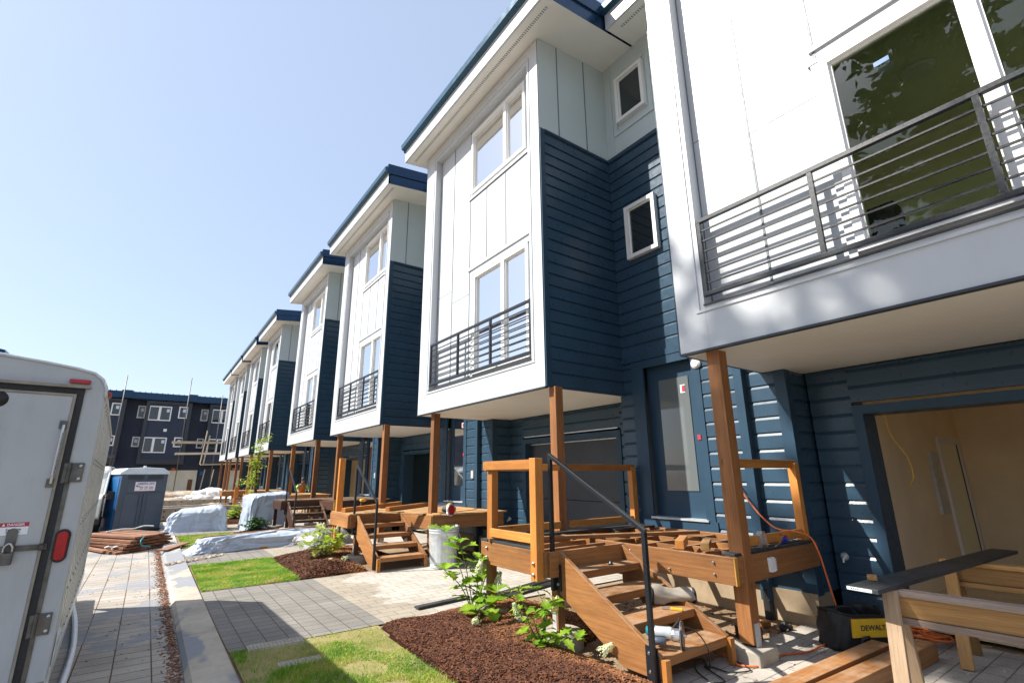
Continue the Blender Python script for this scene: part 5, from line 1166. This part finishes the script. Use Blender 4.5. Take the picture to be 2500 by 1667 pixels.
for (x0, x1, zt, lab) in ((4.25, 4.95, 6.4, 'leaning pale timber, leftmost before the far garage'), (4.55, 5.15, 5.9, 'leaning pale timber behind the planks'), (4.55, 4.62, 2.4, 'upright pale timber left of the far blue tag'), (5.35, 5.60, 2.4, 'upright pale timber right of the far blue tag')):
    plain_beam('pale_timber', lab, 'timber', (x0, 61.5, -.03 if zt < 3 else 2.9), (x0+.25, 61.8, zt), .10, .07, 'scaff', None, 0)
one('blue_tag', 'small blue notice on the dark far pier', 'notice', lambda m: m.box((-.2, 0, -.2), (.2, .03, .2)), 'pottyblue', None, (4.95, 66.95, 2.05))
for (a, b, z, h, lab) in (((.3, 24.6), (3.5, 25.4), 0, .46, 'low concrete form nearest the rounded tarpaulin pile'), ((-.2, 28.6), (3.5, 29.2), 0, .36, 'low concrete form in the middle of the rubble'), ((-.5, 34.5), (4.2, 35.0), 0, .40, 'low concrete form farthest into the rubble')):
    t = thing('concrete_form', lab, 'concrete form', (a[0], a[1], -.03)); d = (b[0]-a[0], b[1]-a[1], 0)
    m = MB(); m.beam((0, 0, h/2), (d[0], d[1], h/2), .22, h); m.build('concrete_strip', 'concrete', t)
    m = MB()
    for k in range(9):
        for q in (.3, .75): m.box((d[0]*k/8.5+.05, d[1]*k/8.5-.135, h*q-.025), (d[0]*k/8.5+.10, d[1]*k/8.5-.115, h*q+.025))
    m.build('tie_holes', 'rubber', t)
for i, (p, s_, lab) in enumerate((((4.2, 45.5, -.03), (1.2, .8, .75), 'white crumpled plastic heap by the farthest posts'), ((2.9, 43, -.03), (1.3, .7, .35), 'low white plastic heap in the far rubble'), ((4.6, 39, -.03), (.9, .6, .35), 'white plastic lying beside the far formwork'))):
    tarp('plastic_heap', lab, p, s_[0], s_[1], s_[2], .3*i, 30+i, mat='sheetwhite', e=.8, flare=.5, topround=.6, fold=.22)
for i, (p, s_, lab) in enumerate((((2.0, 50, -.03), (3.0, 2.0, .55), 'low brown soil heap before the far garages'), ((0.8, 40, -.03), (2.0, 1.0, .35), 'low soil heap between the concrete forms'), ((3.3, 31, -.03), (1.2, .8, .3), 'small soil heap by the timber stakes'))):
    tarp('soil_heap', lab, p, s_[0], s_[1], s_[2], .5*i, 50+i, mat='rubble', e=.9, flare=.6, topround=.7, fold=.15)['category'] = 'soil heap'
scatter('rubble_bits', lambda rg: (rg.uniform(-1.5, 6), rg.uniform(25, 55)), 2600, .09, lambda x, y: -.03, 'stones', 'broken stone and timber bits on the far work yard', 'rubble', 81)
plain_beam('timber_stake', 'left timber stake standing beside the tall tarpaulin', 'stake', (3.55, 27.4, -.05), (3.55, 27.4, 1.15), .16, .09, 'orange')
plain_beam('timber_stake', 'right timber stake close to the tall tarpaulin', 'stake', (3.95, 27.0, -.05), (3.95, 27.0, 1.05), .12, .09, 'orange')
plain_beam('cross_timber', 'short cross timber nailed between the two stakes', 'timber', (3.45, 26.95, .62), (4.5, 27.0, .66), .06, .10, 'raw')
# houses across the road, a roof corner seen over the trailer
def lefthouse():
    t = thing('opposite_house', 'navy house across the road, only its roof corner above the trailer', 'house', (-5.9, 30, 0))
    m = MB(); m.box((-9, .3, 0), (-.6, 7, 6.9)); m.build('wall', 'farnavy', t)
    m = MB(); m.prism([(0, 0, 6.95), (-9.5, 0, 6.95), (-9.5, 0, 7.4), (-.25, 0, 7.15), (.0, 0, 7.1)], (0, 7.5, 0)); m.build('roof', 'roofnavy', t)
    m = MB(); m.box((-.6, -.02, 6.55), (.25, 7.5, 6.94)); m.build('soffit', 'white', t)
lefthouse()

# ------------------------------------------------------------------ plants
LOBED = [(0, 0), (.10, .04), (.30, .14), (.20, .27), (.44, .40), (.26, .50), (.33, .68), (.14, .76), (0, 1.0)]
OVAL = [(0, 0), (.20, .15), (.30, .42), (.22, .70), (0, 1.0)]
def leaf(V, F, p, d, size, nrm, shape, curl=.35, fold=.25):
    d = d.normalized(); s = d.cross(nrm)
    s = s.normalized() if s.length > 1e-4 else Vector((1, 0, 0)); n = s.cross(d)
    def P(w_, l): return tuple(p+d*(l*size)+s*(w_*size)+n*(size*(abs(w_)*fold-curl*l*l)))
    k = len(V); mid = [P(0, l) for _, l in shape]
    for sg in (1, -1):
        k = len(V); V += [P(sg*w_, l) for w_, l in shape]; V += [P(0, l) for _, l in shape[1:-1]]; n_ = len(shape)
        # strip between the midrib and the outline
        for i in range(n_-1):
            a, b = k+i, k+i+1; ma = k if i == 0 else k+n_+i-1; mb_ = k+n_-1 if i == n_-2 else k+n_+i
            f = [ma, a, b, mb_]; f = [x for q, x in enumerate(f) if x not in f[:q]]
            if len(f) >= 3: F.append(f if sg > 0 else f[::-1])
def mesh_from(V, F, name, mat, parent, smooth=False):
    me = bpy.data.meshes.new(name); me.from_pydata([tuple(v) for v in V], [], F); me.materials.append(M[mat]); me.update()
    o = bpy.data.objects.new(name, me); COL.objects.link(o)
    if parent: o.parent = parent
    return o
def flower(par, p, d, L, r0, n, q, mat='petal'):
    V = []; F = []
    for i in range(n):
        u = q.random()**.8; a = q.uniform(0, 6.283); rr = r0*(1-.75*u)*q.uniform(.7, 1.1)
        ax = d.normalized(); b = ax.orthogonal().normalized(); c = ax.cross(b); ctr = p+ax*(L*u)+(b*math.cos(a)+c*math.sin(a))*rr; o = (ctr-p-ax*(L*u*.8)).normalized(); s = q.uniform(.006, .011)*(L/.14)
        x = o.orthogonal().normalized(); y = o.cross(x); k = len(V)
        V += [ctr-x*s, ctr-y*s, ctr+x*s, ctr+y*s, ctr+o*s*.5]; F += [(k, k+1, k+4), (k+1, k+2, k+4), (k+2, k+3, k+4), (k+3, k, k+4)]
    return mesh_from(V, F, 'flower_head', mat, par)
def shrub(name, label, cat, loc, stems, size, shape, mat, seed, flowers=(), nodes=7, spread=1.0, lsize=(.75, 1.2), group=None, pairs=2):
    t = thing(name, label, cat, loc, 0, group); q = random.Random(seed); V = []; F = []; st = MB()
    for (tx, ty, tz) in stems:
        tip = Vector((tx, ty, tz)); mid = tip*.5+Vector((q.uniform(-.05, .05), q.uniform(-.05, .05), .10*tz))
        path = smooth_path([(0, 0, -.02), mid, tip], 8); st.tube(path, [.008*(1-.6*i/len(path)) for i in range(len(path))], 6)
        ph = q.uniform(0, 3)
        for i in range(nodes):
            u = (i+1.0)/nodes; j = min(len(path)-1, int(u*(len(path)-1))); p = path[j]
            if u < .18: continue
            for s_ in range(pairs):
                a = ph+i*1.57+s_*2*math.pi/pairs+q.uniform(-.5, .5); el = q.uniform(-.15, .65)*spread
                d = Vector((math.cos(a)*math.cos(el), math.sin(a)*math.cos(el), math.sin(el))); pl = q.uniform(.03, .07); p2 = p+d*pl
                st.tube([p, p2], .0025, 4, cap=False); leaf(V, F, p2, d+Vector((0, 0, q.uniform(-.3, .1))), size*q.uniform(*lsize)*(1-.25*(u > .9)), Vector((q.uniform(-.4, .4), q.uniform(-.4, .4), 1)), shape, q.uniform(.1, .5), q.uniform(.1, .35))
        for k in range(3):
            a = q.uniform(0, 6.28); d = Vector((math.cos(a), math.sin(a), .7)); leaf(V, F, tip, d, size*q.uniform(.6, .95), Vector((0, 0, 1)), shape, .2, .3)
    mesh_from(V, F, 'foliage', mat, t); st.build('stem', 'stem', t, smooth=True)
    for (p, d, L, r0) in flowers: flower(t, Vector(p), Vector(d), L, r0, 170, q)
    return t
shrub('hydrangea', 'taller oakleaf hydrangea in the mulch left of the nearest stairs', 'shrub', (3.14, 5.08, .10),
      [(-.14, .46, .84), (-.08, .22, .74), (-.30, .16, .48), (.26, .34, .52), (.46, .30, .50), (.12, -.25, .28), (-.05, -.38, .20), (.04, .05, .52)], .20, LOBED, 'leaf', 4,
      [((.02, -.02, .42), (.1, -.3, 1), .17, .06), ((.22, -.10, .28), (.2, -.2, 1), .17, .055), ((-.18, -.34, .05), (-.6, -.5, .2), .14, .05), ((.20, -.50, .04), (.5, -.7, .2), .12, .045)], 6, 1.0, (.40, 1.15))
shrub('hydrangea', 'smaller oakleaf hydrangea at the foot of the nearest stair stringer', 'shrub', (3.16, 3.92, .09),
      [(-.12, .16, .36), (.05, .14, .44), (.12, .02, .34), (-.16, .02, .28), (.0, -.22, .12), (.16, -.30, .10), (-.02, -.06, .30)], .145, LOBED, 'leaf', 9,
      [((.14, .02, .24), (.3, -.2, 1), .16, .05), ((-.20, .10, .26), (-.4, 0, .8), .13, .045), ((.20, -.52, .03), (.3, -.6, .5), .15, .05)], 5, 1.0, (.4, 1.15))
shrub('hydrangea', 'yellow green hydrangea in the mulch by the second stairs', 'shrub', (2.95, 10.25, .10),
      [(-.28, .22, .40), (-.10, .10, .52), (.12, .0, .46), (.28, -.18, .36), (-.35, -.05, .28), (.05, -.30, .30), (.3, .2, .34), (-.05, .3, .45)], .17, LOBED, 'leafyellow', 13,
      [((-.02, .1, .46), (0, 0, 1), .17, .06), ((.18, -.05, .42), (.2, 0, 1), .15, .055), ((-.38, .1, .2), (-.6, 0, .7), .13, .05), ((.2, -.5, .02), (.4, -.6, .3), .13, .06), ((-.02, -.5, .02), (0, -.7, .3), .12, .05)], 6)
shrub('low_shrub', 'dark green low shrub in front of the tall tarpaulin', 'shrub', (2.85, 17.0, .05), [(.35*math.cos(a)*f, .30*math.sin(a)*f, .20+.22*(1-f)) for f in (.3, .7, 1.1) for a in (0.3, 1.1, 2, 2.9, 3.7, 4.6, 5.5)], .13, OVAL, 'leafdark', 17, (), 6)
shrub('low_shrub', 'yellow green low shrub left of the tall tarpaulin', 'shrub', (2.95, 22.3, .0), [(.32*math.cos(a)*f, .30*math.sin(a)*f, .28+.32*(1-f)) for f in (.3, .8, 1.1) for a in (0.1, 1.2, 2.2, 3.2, 4.2, 5.2)], .14, OVAL, 'leafyellow', 19, (), 6)
shrub('weed', 'tiny yellow green weed under the landing of the nearest stairs', 'weed', (4.15, 5.65, .02), [(.1, .05, .12), (-.08, .06, .14), (.0, -.08, .10)], .07, OVAL, 'leafyellow', 23, (), 4)
def young_tree():
    t = thing('young_tree', 'slim young tree tied to a stake beyond the tall tarpaulin', 'tree', (3.50, 22.2, 0)); q = random.Random(5); V = []; F = []; st = MB()
    trunk = smooth_path([(0, 0, 0), (.02, .02, 1.0), (-.02, .0, 2.0), (.06, .03, 2.9), (.16, .04, 3.35)], 8); st.tube(trunk, [.028*(1-.8*i/len(trunk)) for i in range(len(trunk))], 8)
    for k in range(26):
        z = .9+2.4*q.random(); j = min(range(len(trunk)), key=lambda i: abs(trunk[i].z-z)); p = trunk[j]; a = q.uniform(0, 6.28); L = q.uniform(.2, .42)*(1.2-.22*z)
        if k < 3: L = .55; a = math.pi+.4*k; p = trunk[min(range(len(trunk)), key=lambda i: abs(trunk[i].z-1.3))]
        tip = p+Vector((math.cos(a)*L, math.sin(a)*L, L*.35)); st.tube([p, tip], [.008, .003], 5)
        for i in range(30):
            c = p.lerp(tip, q.uniform(.3, 1.1))+Vector((q.gauss(0, .07), q.gauss(0, .07), q.gauss(0, .08))); b = q.uniform(0, 6.28); leaf(V, F, c, Vector((math.cos(b), math.sin(b), q.uniform(-.5, .4))), q.uniform(.07, .12), Vector((0, 0, 1)), OVAL, .3, .2)
    mesh_from(V, F, 'crown', 'leafyellow', t); st.build('trunk', 'bark', t, smooth=True)
    m = MB(); m.beam((.16, -.1, 0), (-.02, -.02, 1.9), .05, .05, (1, 0, 0)); m.build('tree_stake', 'black', t)
young_tree()
def tall_tree(loc, H, seed, label, z0, rmax, nb, dens):
    t = thing('tall_tree', label, 'tree', loc, 0, 'tall trees across the road'); q = random.Random(seed); V = []; F = []; st = MB()
    st.tube([(0, 0, -.1), (.1, .1, H*.5), (0, 0, H)], [.34, .22, .03], 10)
    for k in range(nb):
        u = (k+.5)/nb; z = z0+(H-z0)*u; a = k*2.4+q.uniform(-.4, .4); L = rmax*(1-.85*u**1.3)*q.uniform(.6, 1.1); b = Vector((0, 0, z)); e = Vector((math.cos(a)*L, math.sin(a)*L, z-L*.18+.4))
        st.tube([b, b.lerp(e, .5)+Vector((0, 0, .15)), e], [.06, .035, .01], 5)
        for j in range(int(dens*L)):
            v = q.uniform(.2, 1.05); c = b.lerp(e, v)+Vector((q.gauss(0, .28), q.gauss(0, .28), q.gauss(-.12, .16))); dd = Vector((q.gauss(0, 1), q.gauss(0, 1), q.gauss(-.2, .5))); leaf(V, F, c, dd, q.uniform(.22, .48), Vector((q.gauss(0, .5), q.gauss(0, .5), 1)), OVAL, .2, .1)
    mesh_from(V, F, 'crown', 'conifer', t); st.build('trunk', 'bark', t, smooth=True)
def round_tree(loc, ztop, seed, label):
    t = thing('tall_tree', label, 'tree', loc, 0, 'tall trees across the road'); q = random.Random(seed); V = []; F = []; st = MB()
    st.tube([(0, 0, -.1), (.1, .1, ztop*.5), (0, 0, ztop-.6)], [.30, .2, .04], 10)
    for k in range(26):
        a = k*2.4; rr = q.uniform(.8, 3.2); e = Vector((math.cos(a)*rr*.3, math.sin(a)*rr, ztop-.35-.15*rr-q.uniform(0, 1.0))); b = Vector((0, 0, e.z-1.2-rr*.3)); st.tube([b, b.lerp(e, .6)+Vector((0, 0, .2)), e], [.05, .03, .01], 5)
        for j in range(56):
            c = b.lerp(e, q.uniform(.6, 1.05))+Vector((q.gauss(0, .25), q.gauss(0, .38), q.gauss(0, .26))); leaf(V, F, c, Vector((q.gauss(0, 1), q.gauss(0, 1), q.gauss(-.2, .4))), q.uniform(.2, .42), Vector((q.gauss(0, .4), q.gauss(0, .4), 1)), OVAL, .2, .1)
    mesh_from(V, F, 'crown', 'leafdark', t); st.build('trunk', 'bark', t, smooth=True)
round_tree((-9.5, 8.1, 0), 19.35, 3, 'round crowned broadleaf tree across the road, shading the lowest band of the nearest house')
tall_tree((-11, 2.6, 0), 24, 8, 'dense dark conifer across the road behind the trailer, mirrored in the windows', 4, 4.6, 90, 60)
# ------------------------------------------------------------------ worker on the far porch
def worker():
    t = thing('person', 'worker in an orange vest and lime sleeves bending beyond the far deck', 'person', (5.86, 24.75, .03), R(0))
    def skin(name, verts, edges, mat, sub=2):
        me = bpy.data.meshes.new(name); me.from_pydata([v[:3] for v in verts], edges, []); o = bpy.data.objects.new(name, me); COL.objects.link(o); o.parent = t; me.materials.append(M[mat])
        sk = o.modifiers.new('skin', 'SKIN'); sk.use_smooth_shade = True
        for i, v in enumerate(verts): me.skin_vertices[0].data[i].radius = (v[3], v[4] if len(v) > 4 else v[3]); me.skin_vertices[0].data[i].use_root = (i == 0)
        o.modifiers.new('sub', 'SUBSURF').levels = sub; o.modifiers['sub'].render_levels = sub; return o
    # crouched with the trunk tipped towards the camera, forearms on the deck
    body = [(0, .10, .80, .15, .12), (0, .02, .98, .15, .115), (0, -.08, 1.14, .17, .12), (0, -.13, 1.22, .10, .08), (0, -.16, 1.30, .055), (0, -.19, 1.38, .075, .085), (0, -.20, 1.44, .07, .08),
            (-.19, -.11, 1.17, .065), (-.30, -.22, .98, .048), (-.24, -.40, .94, .036), (-.22, -.47, .93, .03), (.19, -.11, 1.17, .065), (.30, -.20, .98, .048), (.26, -.38, .94, .036), (.24, -.45, .93, .03),
            (-.10, .12, .74, .09), (-.13, -.14, .46, .07), (-.12, .04, .08, .045), (-.12, -.12, .05, .04), (.10, .12, .74, .09), (.13, -.12, .46, .07), (.12, .06, .08, .045), (.12, -.10, .05, .04)]
    ed = [(0, 1), (1, 2), (2, 3), (3, 4), (4, 5), (5, 6), (2, 7), (7, 8), (8, 9), (9, 10), (2, 11), (11, 12), (12, 13), (13, 14), (0, 15), (15, 16), (16, 17), (17, 18), (0, 19), (19, 20), (20, 21), (21, 22)]
    skin('body', body, ed, 'skin')
    skin('vest', [(0, .10, .82, .175, .15), (0, .02, .98, .175, .145), (0, -.08, 1.14, .185, .145), (0, -.12, 1.20, .13, .10)], [(0, 1), (1, 2), (2, 3)], 'vest')
    for s_ in (-1, 1): skin('sleeve', [(s_*.17, -.10, 1.18, .085), (s_*.30, -.21, .99, .065), (s_*.25, -.38, .945, .050)], [(0, 1), (1, 2)], 'hivis')
    for s_ in (-1, 1): skin('trouser_leg', [(s_*.09, .12, .76, .105), (s_*.13, -.13, .47, .085), (s_*.12, .05, .10, .065)], [(0, 1), (1, 2)], 'trouser')
    for s_ in (-1, 1): skin('hand', [(s_*.23, -.45, .93, .032, .02), (s_*.225, -.50, .925, .034, .016)]+[(s_*(.225+.018*(k-1.5)), -.54-.01*(k in (1, 2)), .915, .009) for k in range(4)]+[(s_*.19, -.48, .92, .010)], [(0, 1), (1, 2), (1, 3), (1, 4), (1, 5), (0, 6)], 'skin', 1)
    m = MB(); m.lathe([(.001, .115), (.05, .105), (.088, .06), (.098, .0), (.094, -.02)], (0, -.185, 1.43), 20); m.prism([(-.07, -.26, 1.425), (.07, -.26, 1.425), (.05, -.345, 1.40), (-.05, -.345, 1.40)], (0, 0, .012)); m.build('cap', 'hair', t, smooth=True)
    f = MB()
    for s_ in (-1, 1): f.lathe([(.001, 0), (.011, .002), (.001, .012)], (s_*.03, -.272, 1.405), 8, Matrix.Rotation(math.pi/2, 3, 'X'))
    f.build('eyes', 'rubber', t); f = MB(); f.tube([(0, -.275, 1.405), (0, -.30, 1.375), (0, -.272, 1.365)], .012, 6); f.build('nose', 'skin', t, smooth=True); f = MB(); f.box((-.025, -.272, 1.34), (.025, -.262, 1.346)); f.build('mouth', 'redpaint', t)
    for s_ in (-1, 1): f = MB(); f.lathe([(.001, 0), (.022, .004), (.001, .014)], (s_*.078, -.19, 1.385), 8, Matrix.Rotation(s_*math.pi/2, 3, 'Y')); f.build('ear', 'skin', t)
worker()
